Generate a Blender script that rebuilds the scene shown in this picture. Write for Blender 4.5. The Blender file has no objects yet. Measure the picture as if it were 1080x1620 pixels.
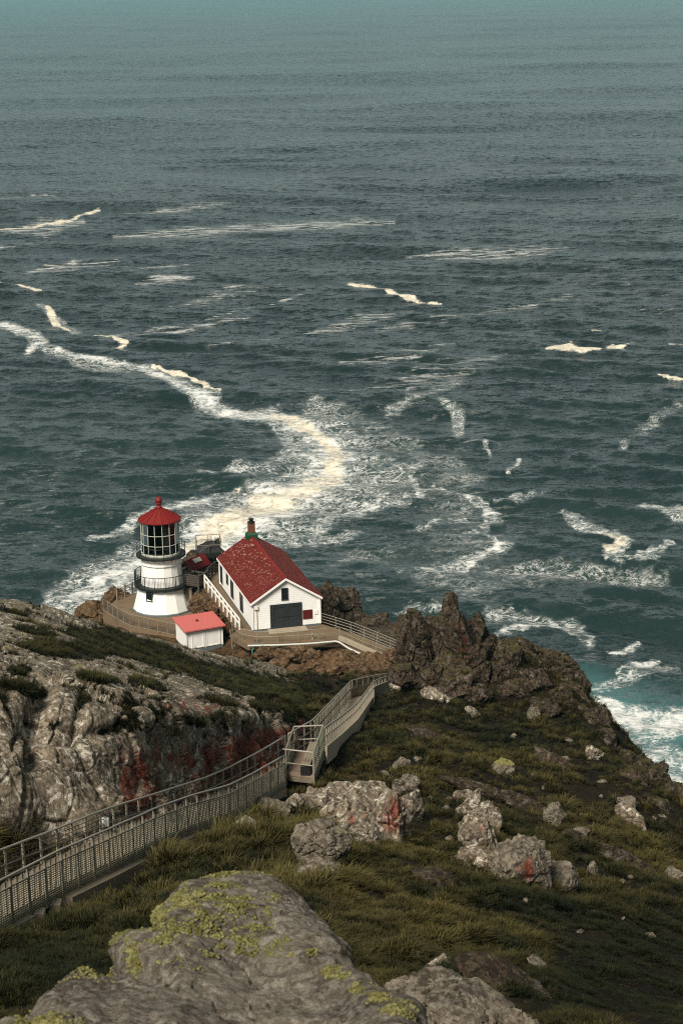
import bpy, bmesh, math, random
import numpy as np
from mathutils import Vector, Matrix
random.seed(7); RNG = np.random.default_rng(11)
S = bpy.context.scene; COL = S.collection
R = math.radians

# ---------------------------------------------------------------- camera
PITCH, ROLL, CZ, FPX = R(15.4), R(1.2), 132.0, 3150.0
CF = np.array([0, math.cos(PITCH), -math.sin(PITCH)]); CX = np.array([1., 0, 0]); CU = np.array([0, math.sin(PITCH), math.cos(PITCH)])
UP = CU*math.cos(ROLL) + CX*math.sin(ROLL); RT = CX*math.cos(ROLL) - CU*math.sin(ROLL); CAM = np.array([0, 0, CZ])
cd = bpy.data.cameras.new('camera'); cam = bpy.data.objects.new('camera', cd); COL.objects.link(cam); S.camera = cam
cd.sensor_fit = 'VERTICAL'; cd.sensor_height = 36; cd.lens = 70; cd.clip_start = .5; cd.clip_end = 200000
cam.matrix_world = Matrix(((RT[0], UP[0], -CF[0], 0), (RT[1], UP[1], -CF[1], 0), (RT[2], UP[2], -CF[2], CZ), (0, 0, 0, 1)))
cd.dof.use_dof = True; cd.dof.focus_distance = 130; cd.dof.aperture_fstop = 6.3
# ---------------------------------------------------------------- sky, sun, exposure
SUN_EL, SUN_AZ = R(46), R(208)          # azimuth clockwise from +y : behind the camera, a little to the left
W = bpy.data.worlds.new('World'); S.world = W; W.use_nodes = True
nt = W.node_tree; nt.nodes.clear()
sky = nt.nodes.new('ShaderNodeTexSky'); sky.sky_type = 'NISHITA'; sky.sun_disc = False
sky.sun_elevation = SUN_EL; sky.sun_rotation = SUN_AZ; sky.air_density = 1.0; sky.dust_density = 1.2; sky.ozone_density = 1.5; sky.altitude = 100
hs = nt.nodes.new('ShaderNodeHueSaturation'); hs.inputs['Saturation'].default_value = .13
bg = nt.nodes.new('ShaderNodeBackground'); bg.inputs['Strength'].default_value = .040
wo = nt.nodes.new('ShaderNodeOutputWorld')
nt.links.new(sky.outputs[0], hs.inputs['Color']); tn = nt.nodes.new('ShaderNodeMix'); tn.data_type = 'RGBA'; tn.blend_type = 'MULTIPLY'; tn.inputs[0].default_value = 1; tn.inputs[7].default_value = (.91, 1, .97, 1)
nt.links.new(hs.outputs[0], tn.inputs[6]); nt.links.new(tn.outputs[2], bg.inputs['Color']); nt.links.new(bg.outputs[0], wo.inputs['Surface'])
sl = bpy.data.lights.new('sun', 'SUN'); sl.energy = 3.0; sl.angle = R(20); sl.color = (1, .93, .83)
so = bpy.data.objects.new('sun', sl); COL.objects.link(so)
sdir = Vector((math.sin(SUN_AZ)*math.cos(SUN_EL), math.cos(SUN_AZ)*math.cos(SUN_EL), math.sin(SUN_EL)))
so.rotation_euler = sdir.to_track_quat('Z', 'Y').to_euler(); so.location = (0, 0, 300)
S.view_settings.view_transform = 'Standard'; S.view_settings.look = 'None'; S.view_settings.exposure = 0.92
S.view_settings.gamma = 1; S.view_settings.use_curve_mapping = False
S.cycles.use_denoising = False; S.cycles.sample_clamp_direct = 6; S.cycles.sample_clamp_indirect = 3; S.cycles.filter_width = 1.1; S.cycles.max_bounces = 6; S.cycles.transparent_max_bounces = 16; S.cycles.caustics_reflective = False; S.cycles.caustics_refractive = False

# ---------------------------------------------------------------- measuring helpers (a sight line cut at a depth or a level)
def ray(px, py): return CF*FPX + RT*(px-540) - UP*(py-810)
def P(px, py, D): d = ray(px, py); return CAM + d*D/d[1]
def PZ(px, py, z): d = ray(px, py); return CAM + d*(z-CZ)/d[2]
def proj(V):
    d = np.asarray(V) - CAM; f = d@CF
    return 540 + FPX*(d@RT)/f, 810 - FPX*(d@UP)/f
def sstep(a, b, x): t = np.clip((x-a)/(b-a), 0, 1); return t*t*(3-2*t)

# ---------------------------------------------------------------- numpy noise
def _h(ix, iy, iz, seed):
    h = (ix.astype(np.int64)*374761393 + iy.astype(np.int64)*668265263 + iz.astype(np.int64)*2147483647 + seed*1274126177) & 0xffffffff
    h = ((h ^ (h >> 13))*1274126177) & 0xffffffff
    h = ((h ^ (h >> 16))*2246822519) & 0xffffffff
    return (h ^ (h >> 15)) & 0xffffffff
def vn(p, seed=0):
    f = np.floor(p); t = p - f; t = t*t*t*(t*(t*6-15)+10); i = f.astype(np.int64); out = 0
    for a in (0, 1):
        wx = t[..., 0] if a else 1-t[..., 0]
        for b in (0, 1):
            wy = t[..., 1] if b else 1-t[..., 1]
            for c in (0, 1):
                wz = t[..., 2] if c else 1-t[..., 2]
                out = out + wx*wy*wz*(_h(i[..., 0]+a, i[..., 1]+b, i[..., 2]+c, seed)/4294967295.0)
    return out*2-1
def fbm(p, octv=5, seed=0, gain=.5, ridged=False):
    s, a, n = 0, 1, 0; p = np.asarray(p, float)
    rot = np.array([[.8, .6, 0], [-.48, .64, .6], [.36, -.48, .8]])
    for k in range(octv):
        v = vn(p, seed+k*17)
        if ridged: v = 1-2*np.abs(v)
        s = s + a*v; n += a; a *= gain; p = (p@rot.T)*2.03
    return s/n
def worley(p, seed=0, ids=False):
    dv = np.zeros(p.shape); i = np.floor(p).astype(np.int64); f1 = np.full(p.shape[:-1], 9.); f2 = f1.copy(); cid = np.zeros(p.shape[:-1])
    for a in (-1, 0, 1):
        for b in (-1, 0, 1):
            for c in (-1, 0, 1):
                j = i + np.array([a, b, c])
                q = np.stack([_h(j[..., 0], j[..., 1], j[..., 2], seed+s)/4294967295.0 for s in (1, 2, 3)], -1) + j
                d = np.linalg.norm(q-p, axis=-1)
                if ids: dv = np.where((d < f1)[..., None], p-q, dv)
                if ids: cid = np.where(d < f1, _h(j[..., 0], j[..., 1], j[..., 2], seed+9)/4294967295.0, cid)
                f2 = np.minimum(f2, np.maximum(f1, d)); f1 = np.minimum(f1, d)
    return (f1, f2, cid, dv) if ids else (f1, f2)

# ---------------------------------------------------------------- object helpers
def link(name, me, mat=None, parent=None, smooth=False):
    me.name = name
    o = bpy.data.objects.new(name, me); COL.objects.link(o)
    if mat is not None: me.materials.append(mat)
    if parent is not None: o.parent = parent
    if smooth: me.shade_smooth()
    return o
def tag(o, label=None, cat=None, group=None, kind=None):
    for k, v in (('label', label), ('category', cat), ('group', group), ('kind', kind)):
        if v: o[k] = v
    return o
def empty(name, loc, label, cat, group=None, rz=0):
    o = bpy.data.objects.new(name, None); COL.objects.link(o); o.location = loc; o.rotation_euler.z = rz; o.empty_display_size = .2
    o.matrix_world = Matrix.Translation(loc) @ Matrix.Rotation(rz, 4, 'Z')
    return tag(o, label, cat, group)
def attr(me, name, a):
    t = me.attributes.new(name, 'FLOAT', 'POINT'); t.data.foreach_set('value', np.ascontiguousarray(a, np.float32).ravel())
def raw_mesh(V, F4=None, F3=None):
    me = bpy.data.meshes.new('m'); V = np.asarray(V, np.float32).reshape(-1, 3)
    loops = []; starts = []; n = 0; tot = []
    if F4 is not None and len(F4): F4 = np.asarray(F4); loops.append(F4.ravel()); starts.append(np.arange(len(F4))*4); n = len(F4)*4
    if F3 is not None and len(F3): F3 = np.asarray(F3); loops.append(F3.ravel()); starts.append(n+np.arange(len(F3))*3)
    loops = np.concatenate(loops).astype(np.int32); starts = np.concatenate(starts).astype(np.int32)
    me.vertices.add(len(V)); me.vertices.foreach_set('co', V.ravel())
    me.loops.add(len(loops)); me.loops.foreach_set('vertex_index', loops)
    me.polygons.add(len(starts)); me.polygons.foreach_set('loop_start', starts)
    me.update(calc_edges=True); me.validate(); return me
def grid_faces(n, m):
    i = np.arange(n*m).reshape(n, m)
    return np.stack([i[:-1, :-1], i[:-1, 1:], i[1:, 1:], i[1:, :-1]], -1).reshape(-1, 4)
class MB:
    """collects boxes, bars, tubes, prisms, lathes"""
    def __init__(s, M=None): s.v = []; s.f = []; s.M = M
    def add(s, vs, fs):
        b = len(s.v); s.v += [tuple(float(c) for c in q) for q in vs]; s.f += [tuple(b+i for i in q) for q in fs]; return s
    def box(s, c, d, rz=0):
        cx, cy, cz = c; x, y, z = d[0]/2, d[1]/2, d[2]/2; co, si = math.cos(rz), math.sin(rz); vs = []
        for dz in (-z, z):
            for dx, dy in ((-x, -y), (x, -y), (x, y), (-x, y)): vs.append((cx+dx*co-dy*si, cy+dx*si+dy*co, cz+dz))
        return s.add(vs, [(3, 2, 1, 0), (4, 5, 6, 7), (0, 1, 5, 4), (1, 2, 6, 5), (2, 3, 7, 6), (3, 0, 4, 7)])
    def bar(s, a, b, w, h, up=(0, 0, 1)):
        a, b = Vector(a), Vector(b); d = (b-a).normalized(); u = Vector(up); x = d.cross(u)
        if x.length < 1e-4: x = d.cross(Vector((1, 0, 0)))
        x.normalize(); y = x.cross(d); vs = []
        for q in (a, b):
            for i, j in ((-1, -1), (1, -1), (1, 1), (-1, 1)): vs.append(q + x*(i*w/2) + y*(j*h/2))
        return s.add(vs, [(0, 1, 2, 3), (7, 6, 5, 4), (0, 4, 5, 1), (1, 5, 6, 2), (2, 6, 7, 3), (3, 7, 4, 0)])
    def tube(s, pts, r, n=6, closed=False):
        pts = [Vector(p) for p in pts]; rings = []; N = len(pts); prev = None
        for i, p in enumerate(pts):
            d = (pts[(i+1) % N]-pts[i-1]) if closed else (pts[min(i+1, N-1)]-pts[max(i-1, 0)])
            d.normalize(); x = d.cross(Vector((0, 0, 1)))
            if x.length < 1e-3: x = prev.copy() if prev else Vector((1, 0, 0))
            x.normalize(); prev = x; y = x.cross(d)
            rings.append([p + x*(r*math.cos(2*math.pi*k/n)) + y*(r*math.sin(2*math.pi*k/n)) for k in range(n)])
        vs = [v for q in rings for v in q]; fs = []
        for i in range(N if closed else N-1):
            j = (i+1) % N
            for k in range(n): fs.append((i*n+k, j*n+k, j*n+(k+1) % n, i*n+(k+1) % n))
        if not closed: fs += [tuple(range(n)), tuple(reversed(range((N-1)*n, N*n)))]
        return s.add(vs, fs)
    def prism(s, poly, z0, z1):
        n = len(poly); area = sum(poly[i][0]*poly[(i+1) % n][1]-poly[(i+1) % n][0]*poly[i][1] for i in range(n))
        if area < 0: poly = poly[::-1]
        vs = [(p[0], p[1], z0) for p in poly] + [(p[0], p[1], z1) for p in poly]
        return s.add(vs, [tuple(reversed(range(n))), tuple(range(n, 2*n))] + [(i, (i+1) % n, n+(i+1) % n, n+i) for i in range(n)])
    def lathe(s, prof, n, ph=0, cap=True):
        vs = []; fs = []
        for r, z in prof:
            for k in range(n): a = ph+2*math.pi*k/n; vs.append((r*math.cos(a), r*math.sin(a), z))
        for i in range(len(prof)-1):
            for k in range(n): fs.append((i*n+k, i*n+(k+1) % n, (i+1)*n+(k+1) % n, (i+1)*n+k))
        if cap: fs += [tuple(reversed(range(n))), tuple(range((len(prof)-1)*n, len(prof)*n))]
        return s.add(vs, fs)
    def build(s, name, mat, parent=None, smooth=False, bevel=0):
        me = bpy.data.meshes.new(name); vs = s.v
        if s.M is not None: vs = [tuple(s.M @ Vector(v)) for v in vs]
        me.from_pydata(vs, [], s.f); me.update()
        bm = bmesh.new(); bm.from_mesh(me); bmesh.ops.recalc_face_normals(bm, faces=bm.faces)
        if bevel: bmesh.ops.bevel(bm, geom=list(bm.edges), offset=bevel, segments=1, affect='EDGES')
        bm.to_mesh(me); bm.free()
        return link(name, me, mat, parent, smooth)
def inst(name, me, parent, M=None):
    o = bpy.data.objects.new(name, me); COL.objects.link(o); o.parent = parent
    if M is not None: o.matrix_local = M
    return o

# ---------------------------------------------------------------- materials
class N:
    def __init__(s, name, rough=.8):
        s.m = bpy.data.materials.new(name); s.m.use_nodes = True; s.t = s.m.node_tree; s.b = s.t.nodes['Principled BSDF']
        s.b.inputs['Roughness'].default_value = rough; s.b.inputs['Specular IOR Level'].default_value = .3
        g = s.t.nodes.new('ShaderNodeNewGeometry'); s.pos = g.outputs['Position']; s.nor = g.outputs['Normal']; s.geo = g
    def n(s, kind, **kw):
        q = s.t.nodes.new(kind)
        for k, v in kw.items(): setattr(q, k, v)
        return q
    def put(s, sock, v):
        if hasattr(v, 'is_output') or isinstance(v, bpy.types.NodeSocket): s.t.links.new(v, sock)
        else: sock.default_value = v
    def vec(s, scale, rot=(0, 0, 0), src=None):
        q = s.n('ShaderNodeMapping'); s.put(q.inputs['Vector'], src or s.pos); q.inputs['Scale'].default_value = scale; q.inputs['Rotation'].default_value = rot; return q.outputs[0]
    def noise(s, scale, detail=5, rough=.55, vec=None, dist=0, kind='FBM'):
        q = s.n('ShaderNodeTexNoise'); q.noise_type = kind; s.put(q.inputs['Vector'], vec or s.pos)
        q.inputs['Scale'].default_value = scale; q.inputs['Detail'].default_value = detail; q.inputs['Roughness'].default_value = rough; q.inputs['Distortion'].default_value = dist
        return q.outputs[0]
    def voro(s, scale, vec=None, feat='F1', out='Distance', rnd=1):
        q = s.n('ShaderNodeTexVoronoi'); q.feature = feat; s.put(q.inputs['Vector'], vec or s.pos); q.inputs['Scale'].default_value = scale; q.inputs['Randomness'].default_value = rnd; return q.outputs[out]
    def math(s, op, a, b=0., c=None):
        q = s.n('ShaderNodeMath', operation=op); s.put(q.inputs[0], a); s.put(q.inputs[1], b)
        if c is not None: s.put(q.inputs[2], c)
        return q.outputs[0]
    def step(s, x, a, b, lo=0., hi=1.):
        q = s.n('ShaderNodeMapRange', interpolation_type='SMOOTHSTEP'); s.put(q.inputs[0], x); s.put(q.inputs[1], a); s.put(q.inputs[2], b); q.inputs[3].default_value = lo; q.inputs[4].default_value = hi; return q.outputs[0]
    def mix(s, f, a, b):
        q = s.n('ShaderNodeMix', data_type='RGBA'); s.put(q.inputs[0], f)
        for i, v in ((6, a), (7, b)): s.put(q.inputs[i], (*v, 1) if isinstance(v, tuple) and len(v) == 3 else v)
        return q.outputs[2]
    def at(s, name, kind='GEOMETRY'):
        q = s.n('ShaderNodeAttribute', attribute_name=name, attribute_type=kind); return q.outputs['Fac']
    def bump(s, h, strength=1., dist=.05, normal=None):
        q = s.n('ShaderNodeBump'); s.put(q.inputs['Height'], h); q.inputs['Strength'].default_value = strength; q.inputs['Distance'].default_value = dist
        if normal is not None: s.put(q.inputs['Normal'], normal)
        return q.outputs[0]
    def out(s, col=None, nor=None, rough=None):
        if col is not None: s.put(s.b.inputs['Base Color'], (*col, 1) if isinstance(col, tuple) and len(col) == 3 else col)
        if nor is not None: s.put(s.b.inputs['Normal'], nor)
        if rough is not None: s.put(s.b.inputs['Roughness'], rough)
        return s.m
def paint(name, c, rough=.6, dirt=.25, dirtc=(.12, .09, .06), scale=1.5, metal=0., streak=False, bump=.004):
    k = N(name, rough); k.b.inputs['Metallic'].default_value = metal
    v = k.vec((3, 3, .4)) if streak else None
    a = k.noise(scale, 6, .65, v); b = k.noise(scale*9, 4, .6)
    f = k.math('MULTIPLY', k.step(a, .48, .75), dirt); f2 = k.math('MULTIPLY', k.step(b, .55, .75), dirt*.7)
    col = k.mix(f2, k.mix(f, c, dirtc), tuple(x*.55 for x in c))
    return k.out(col, k.bump(b, .5, bump))
def rock_mat(name, dark, mid, light, lichen=(.42, .39, .33), lich=.5, moss=(.25, .24, .06), red=(.22, .030, .010), sc=1., bmp=1., crack=.9, iso=1.3, b5=.25):
    k = N(name, .9); k.b.inputs['Specular IOR Level'].default_value = .2
    n1 = k.noise(.45*sc, 8, .65); n2 = k.noise(3.2*sc, 7, .72); n3 = k.noise(1.3*sc, 8, .7, None, .6); n4 = k.noise(11*sc, 5, .7)
    n5 = k.noise(2.0*sc, 9, .75, k.vec((1.3, 1.3, iso)), .4)
    col = k.mix(k.step(n1, .35, .62), dark, mid)
    col = k.mix(k.math('MULTIPLY', k.step(n2, .44, .60), .8), col, light)
    col = k.mix(k.math('MULTIPLY', k.step(n3, .53, .62), lich), col, lichen)
    col = k.mix(k.math('MULTIPLY', k.step(n5, .55, .64), crack), col, tuple(x*.4 for x in dark))
    col = k.mix(k.math('MULTIPLY', k.step(n4, .60, .70), .6), col, tuple(x*.35 for x in dark))
    col = k.mix(k.math('MULTIPLY', k.step(n4, .40, .33), .5), col, lichen)
    r = k.at('red'); st = k.noise(1.1, 8, .7, k.vec((2.2, 2.2, .30)), .3)
    rm = k.step(k.math('ADD', r, k.math('ADD', k.math('MULTIPLY', k.math('SUBTRACT', st, .5), 2.6), k.math('MULTIPLY', k.math('SUBTRACT', n2, .5), 1.2))), .46, .86)
    rm = k.math('MULTIPLY', rm, k.step(r, .03, .2))
    col = k.mix(k.math('MULTIPLY', rm, .82), col, k.mix(k.step(n2, .40, .66), tuple(x*.28 for x in red), red))
    m = k.at('moss'); mn = k.noise(2.4, 7, .72)
    mm = k.math('MULTIPLY', k.step(k.math('ADD', m, k.math('MULTIPLY', k.math('SUBTRACT', mn, .5), 2.6)), .62, .78), k.step(m, .03, .2))
    col = k.mix(k.math('MULTIPLY', mm, .85), col, k.mix(k.step(n4, .4, .6), tuple(x*.45 for x in moss), moss))
    d = k.at('soil'); sn = k.noise(1.7, 6, .7)
    sm = k.math('MULTIPLY', k.step(k.math('ADD', d, k.math('MULTIPLY', k.math('SUBTRACT', sn, .5), 2.0)), .5, .68), k.step(d, .02, .15))
    col = k.mix(sm, col, k.mix(k.step(n2, .4, .6), (.014, .012, .006), (.035, .028, .012)))
    h = k.math('ADD', k.math('MULTIPLY', n2, 1.), k.math('ADD', k.math('MULTIPLY', n4, .25), k.math('MULTIPLY', n5, -b5)))
    return k.out(col, k.bump(h, .9, .16*bmp/sc))
M = {}
M['rock'] = rock_mat('grey_rock', (.034, .025, .015), (.130, .100, .066), (.27, .23, .17), lich=.9, lichen=(.50, .455, .375), sc=1.9, bmp=.8, iso=.55, crack=.8, red=(.23, .029, .010))
M['dark_rock'] = rock_mat('dark_rock', (.006, .0045, .003), (.028, .019, .011), (.078, .054, .032), lich=.38, lichen=(.22, .19, .15), moss=(.065, .055, .014), sc=1.6, bmp=1.1, iso=.6, red=(.12, .016, .007))
M['brown_rock'] = rock_mat('brown_rock', (.030, .016, .007), (.085, .048, .022), (.15, .092, .048), lich=.22, lichen=(.30, .24, .15))
M['fore_rock'] = rock_mat('lichen_rock', (.055, .043, .030), (.165, .138, .105), (.28, .245, .195), lich=.55, lichen=(.46, .41, .33), sc=4.2, bmp=2.6, crack=.75, moss=(.26, .255, .06))
M['pale_rock'] = rock_mat('pale_rock', (.030, .023, .015), (.100, .082, .058), (.21, .178, .133), lich=.4, lichen=(.29, .255, .20), sc=2.2, crack=.95, bmp=.8)
def ground_mat():
    k = N('hillside_ground', 1.); k.b.inputs['Specular IOR Level'].default_value = .1
    n1 = k.noise(.25, 7, .65); n2 = k.noise(2.2, 7, .7); n3 = k.noise(9, 5, .7)
    col = k.mix(k.step(n1, .38, .62), (.007, .0055, .003), (.017, .0125, .0065))
    col = k.mix(k.math('MULTIPLY', k.step(n2, .48, .66), .6), col, (.030, .028, .010))
    col = k.mix(k.math('MULTIPLY', k.step(n3, .60, .72), .8), col, (.12, .10, .07))
    d = k.at('dirt'); dn = k.noise(.8, 8, .72)
    dm = k.step(k.math('ADD', d, k.math('MULTIPLY', k.math('SUBTRACT', dn, .5), 1.4)), .4, .7)
    dc = k.mix(k.step(n2, .38, .62), (.026, .014, .006), (.090, .052, .024)); dc = k.mix(k.step(n3, .56, .68), dc, (.20, .145, .09))
    col = k.mix(dm, col, dc)
    r = k.at('rock'); rn = k.noise(.9, 8, .7)
    rm = k.step(k.math('ADD', r, k.math('MULTIPLY', k.math('SUBTRACT', rn, .5), 1.6)), .5, .66)
    rc = k.mix(k.step(n2, .40, .62), (.02, .014, .009), (.10, .078, .055)); rc = k.mix(k.math('MULTIPLY', k.step(n3, .56, .66), .7), rc, (.26, .23, .18))
    col = k.mix(rm, col, rc)
    return k.out(col, k.bump(k.math('ADD', n2, k.math('MULTIPLY', n3, .35)), 1., .22))
M['ground'] = ground_mat()
def sea_mat():
    k = N('sea_water', .12); b = k.b; b.inputs['IOR'].default_value = 1.33; b.inputs['Specular IOR Level'].default_value = .5
    rot = (0, 0, R(-14))
    def slope(scale, st, rt, rough=.6, det=5):
        q = k.n('ShaderNodeTexNoise'); k.put(q.inputs['Vector'], k.vec((1, st, 1), rt)); q.inputs['Scale'].default_value = scale; q.inputs['Detail'].default_value = det; q.inputs['Roughness'].default_value = rough; q.inputs['Distortion'].default_value = .3
        v = k.n('ShaderNodeVectorMath', operation='SUBTRACT'); k.put(v.inputs[0], q.outputs['Color']); v.inputs[1].default_value = (.5, .5, .5)
        m = k.n('ShaderNodeVectorMath', operation='MULTIPLY'); k.put(m.inputs[0], v.outputs[0]); m.inputs[1].default_value = (.55, 1., 0); return m.outputs[0]
    def vmul(v, f): q = k.n('ShaderNodeVectorMath', operation='SCALE'); k.put(q.inputs[0], v); k.put(q.inputs['Scale'], f); return q.outputs[0]
    def vadd(u, v): q = k.n('ShaderNodeVectorMath', operation='ADD'); k.put(q.inputs[0], u); k.put(q.inputs[1], v); return q.outputs[0]
    gust = k.step(k.noise(.0035, 5, .6, k.vec((1, 3.2, 1), rot)), .34, .68, .75, 1.30)
    nrm = vadd(k.nor, vmul(vadd(vmul(slope(.10, 2.2, rot), .75), vadd(vmul(slope(.26, 1.8, (0, 0, R(6)), .62), 1.75), vmul(slope(1.1, 1.6, rot, .7), 1.5))), gust))
    nn = k.n('ShaderNodeVectorMath', operation='NORMALIZE'); k.put(nn.inputs[0], nrm); wave = nn.outputs[0]
    fo, cr, aq = k.at('foam'), k.at('cream'), k.at('aqua')
    f1 = k.noise(.085, 10, .70, k.vec((1, 1.25, 1), (0, 0, R(-25))), .9)
    f2 = k.noise(.5, 6, .7, None, .8)
    v = k.voro(.22, k.vec((1, 1.3, 1)), 'DISTANCE_TO_EDGE')
    x = k.math('ADD', fo, k.math('ADD', k.math('MULTIPLY', k.math('SUBTRACT', f1, .5), 2.0), k.math('MULTIPLY', k.math('SUBTRACT', f2, .5), .7)))
    x = k.math('SUBTRACT', x, k.math('MULTIPLY', k.step(v, .02, .35), .12))
    f3 = k.noise(1.6, 5, .75, k.vec((1, 1.2, 1)), .5); sf = k.math('MULTIPLY', k.step(k.math('ADD', k.math('MULTIPLY', f3, .5), k.math('MULTIPLY', f2, .5)), .44, .66), k.step(k.math('ADD', fo, k.math('MULTIPLY', k.math('SUBTRACT', f1, .5), .8)), .10, .80))
    hd = k.step(k.math('ADD', x, k.math('MULTIPLY', k.math('SUBTRACT', f3, .5), .5)), .58, 1.02)
    l1 = k.noise(.13, 7, .6, k.vec((1, 1.15, 1), (0, 0, R(-20))), 1.6); l2 = k.noise(.33, 6, .6, None, 1.4)
    fil = k.math('MAXIMUM', k.step(k.math('ABSOLUTE', k.math('SUBTRACT', l1, .5)), .040, .004), k.math('MULTIPLY', k.step(k.math('ABSOLUTE', k.math('SUBTRACT', l2, .5)), .045, .004), .75))
    fil = k.math('MULTIPLY', k.math('MULTIPLY', fil, k.step(k.math('ADD', k.math('MULTIPLY', f3, .5), k.math('MULTIPLY', f2, .5)), .36, .54)), k.step(k.math('ADD', fo, k.math('MULTIPLY', k.math('SUBTRACT', f1, .5), 1.2)), .12, .62))
    ms = k.noise(.30, 6, .68, k.vec((.22, 1.5, 1), (0, 0, R(-24))), .5); mi = k.math('MULTIPLY', k.at('mist'), k.step(ms, .40, .60)); mm = k.math('MULTIPLY', k.step(k.math('ADD', mi, k.math('ADD', k.math('MULTIPLY', k.math('SUBTRACT', f1, .5), 1.1), k.math('MULTIPLY', k.math('SUBTRACT', f2, .5), .9))), .22, .95), .66)
    mask = k.math('MULTIPLY', k.math('MAXIMUM', hd, k.math('MAXIMUM', k.math('MULTIPLY', sf, .26), k.math('MULTIPLY', fil, .95))), k.step(fo, .02, .14))
    mask = k.math('MAXIMUM', mask, k.math('MULTIPLY', mm, k.step(mi, .02, .15)))
    c1 = k.noise(.16, 9, .7, None, .7)
    cm = k.step(k.math('ADD', cr, k.math('ADD', k.math('MULTIPLY', k.math('SUBTRACT', c1, .5), 1.2), k.math('ADD', k.math('MULTIPLY', k.math('SUBTRACT', f3, .5), .7), k.math('MULTIPLY', k.math('SUBTRACT', f2, .5), .6)))), .48, .92)
    cm = k.math('MULTIPLY', cm, k.step(cr, .02, .2))
    n = k.noise(.004, 5, .6, k.vec((1, 2.5, 1), rot))
    deep = k.mix(k.step(n, .35, .65), (.0040, .0072, .0062), (.0075, .0122, .0104))
    water = k.mix(aq, deep, (.055, .135, .135))
    water = k.mix(k.math('MULTIPLY', k.step(fo, .0, 1.), .22), water, (.16, .22, .21))
    col = k.mix(mask, water, k.mix(k.step(f2, .3, .6), (.33, .35, .335), (.62, .615, .575)))
    col = k.mix(cm, col, k.mix(k.step(f2, .32, .6), (.48, .42, .31), (.66, .60, .475)))
    tot = k.math('MAXIMUM', mask, cm)
    k.put(b.inputs['Specular IOR Level'], k.math('SUBTRACT', .5, k.math('MULTIPLY', tot, .42)))
    return k.out(col, wave, k.math('ADD', k.at('rough'), k.math('MULTIPLY', tot, .7)))
M['sea'] = sea_mat()
M['white'] = paint('white_painted_masonry', (.78, .76, .71), .55, .22, (.40, .36, .28), 1.2, streak=True)
M['white_board'] = paint('white_clapboard_paint', (.80, .785, .74), .5, .30, (.50, .45, .36), 1.5, streak=True)
M['white_rail'] = paint('white_rail_paint', (.78, .75, .68), .5, .25)
M['black'] = paint('dark_green_black_iron', (.012, .016, .014), .45, .3, (.05, .04, .03))
M['charcoal'] = paint('charcoal_door_paint', (.022, .027, .028), .5, .2, (.05, .05, .045))
M['trim_grey'] = paint('blue_grey_plinth_paint', (.10, .125, .13), .6, .3)
M['red_metal'] = paint('red_painted_metal_roof', (.155, .008, .006), .6, .25, (.07, .01, .01), 2.5)
M['pink_red'] = paint('sun_bleached_red_roofing', (.46, .115, .10), .75, .3, (.38, .10, .09), 2.2)
M['bar_grey'] = paint('pale_grey_glazing_bar', (.42, .43, .36), .5, .3)
M['wood'] = paint('weathered_dark_timber', (.060, .050, .038), .9, .5, (.02, .016, .012), 3)
M['wood_pale'] = paint('weathered_pale_timber', (.20, .165, .115), .9, .5, (.08, .06, .04), 3)
M['steel'] = paint('galvanised_pipe', (.34, .315, .255), .45, .4, (.16, .12, .07), 3, metal=.35)
M['steel_dull'] = paint('dull_brown_steel', (.28, .255, .195), .6, .5, (.09, .055, .03), 3, metal=.2)
M['mesh'] = paint('lichened_wire_mesh', (.27, .26, .185), .7, .5, (.14, .12, .075), 2)
M['concrete'] = paint('weathered_concrete', (.33, .27, .19), .9, .5, (.12, .09, .055), 1.3, streak=True, bump=.01)
M['paving'] = paint('brown_path_surface', (.150, .104, .060), .95, .8, (.055, .038, .022), .8, bump=.02)
M['plank'] = paint('brown_deck_plank', (.25, .175, .125), .9, .4, (.12, .08, .055), 3)
M['dark_red'] = paint('dark_red_plaque_paint', (.085, .010, .012), .5, .2)
M['green'] = paint('green_flashing_paint', (.010, .060, .028), .5, .35, (.02, .05, .03))
M['hose'] = paint('green_hose', (.012, .15, .085), .5, .2)
M['pipe'] = paint('pale_grey_pipe', (.50, .50, .46), .5, .35)
M['brick'] = paint('red_brown_brick', (.15, .055, .028), .9, .5, (.05, .03, .02), 5)
M['dark'] = paint('dark_interior', (.012, .013, .013), .6, .1)
def shingle_mat():
    k = N('red_shingle', .75); oi = k.n('ShaderNodeNewGeometry'); rnd = oi.outputs['Random Per Island']
    col = k.mix(rnd, (.080, .008, .005), (.150, .016, .010)); w = k.n('ShaderNodeTexWhiteNoise', noise_dimensions='1D'); k.put(w.inputs['W'], k.math('MULTIPLY', rnd, 997.))
    pale = k.math('MULTIPLY', k.math('GREATER_THAN', w.outputs[0], .89), k.at('worn'))
    col = k.mix(k.math('MULTIPLY', pale, .75), col, (.42, .25, .18))
    n = k.noise(5, 6, .7); col = k.mix(k.math('MULTIPLY', k.step(n, .62, .74), k.math('MULTIPLY', k.at('worn'), .3)), col, (.38, .22, .15))
    return k.out(col, k.bump(n, .4, .01))
M['shingle'] = shingle_mat()
def glass_mat():
    k = N('lantern_glass', .06); t = k.t
    tr = k.n('ShaderNodeBsdfTransparent'); tr.inputs[0].default_value = (.035, .05, .04, 1); gl = k.n('ShaderNodeBsdfGlossy'); gl.inputs['Roughness'].default_value = .08
    fr = k.n('ShaderNodeFresnel'); fr.inputs[0].default_value = 1.33; mx = k.n('ShaderNodeMixShader')
    t.links.new(fr.outputs[0], mx.inputs[0]); t.links.new(tr.outputs[0], mx.inputs[1]); t.links.new(gl.outputs[0], mx.inputs[2]); t.links.new(mx.outputs[0], t.nodes['Material Output'].inputs['Surface'])
    return k.m
M['glass'] = glass_mat()
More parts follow.
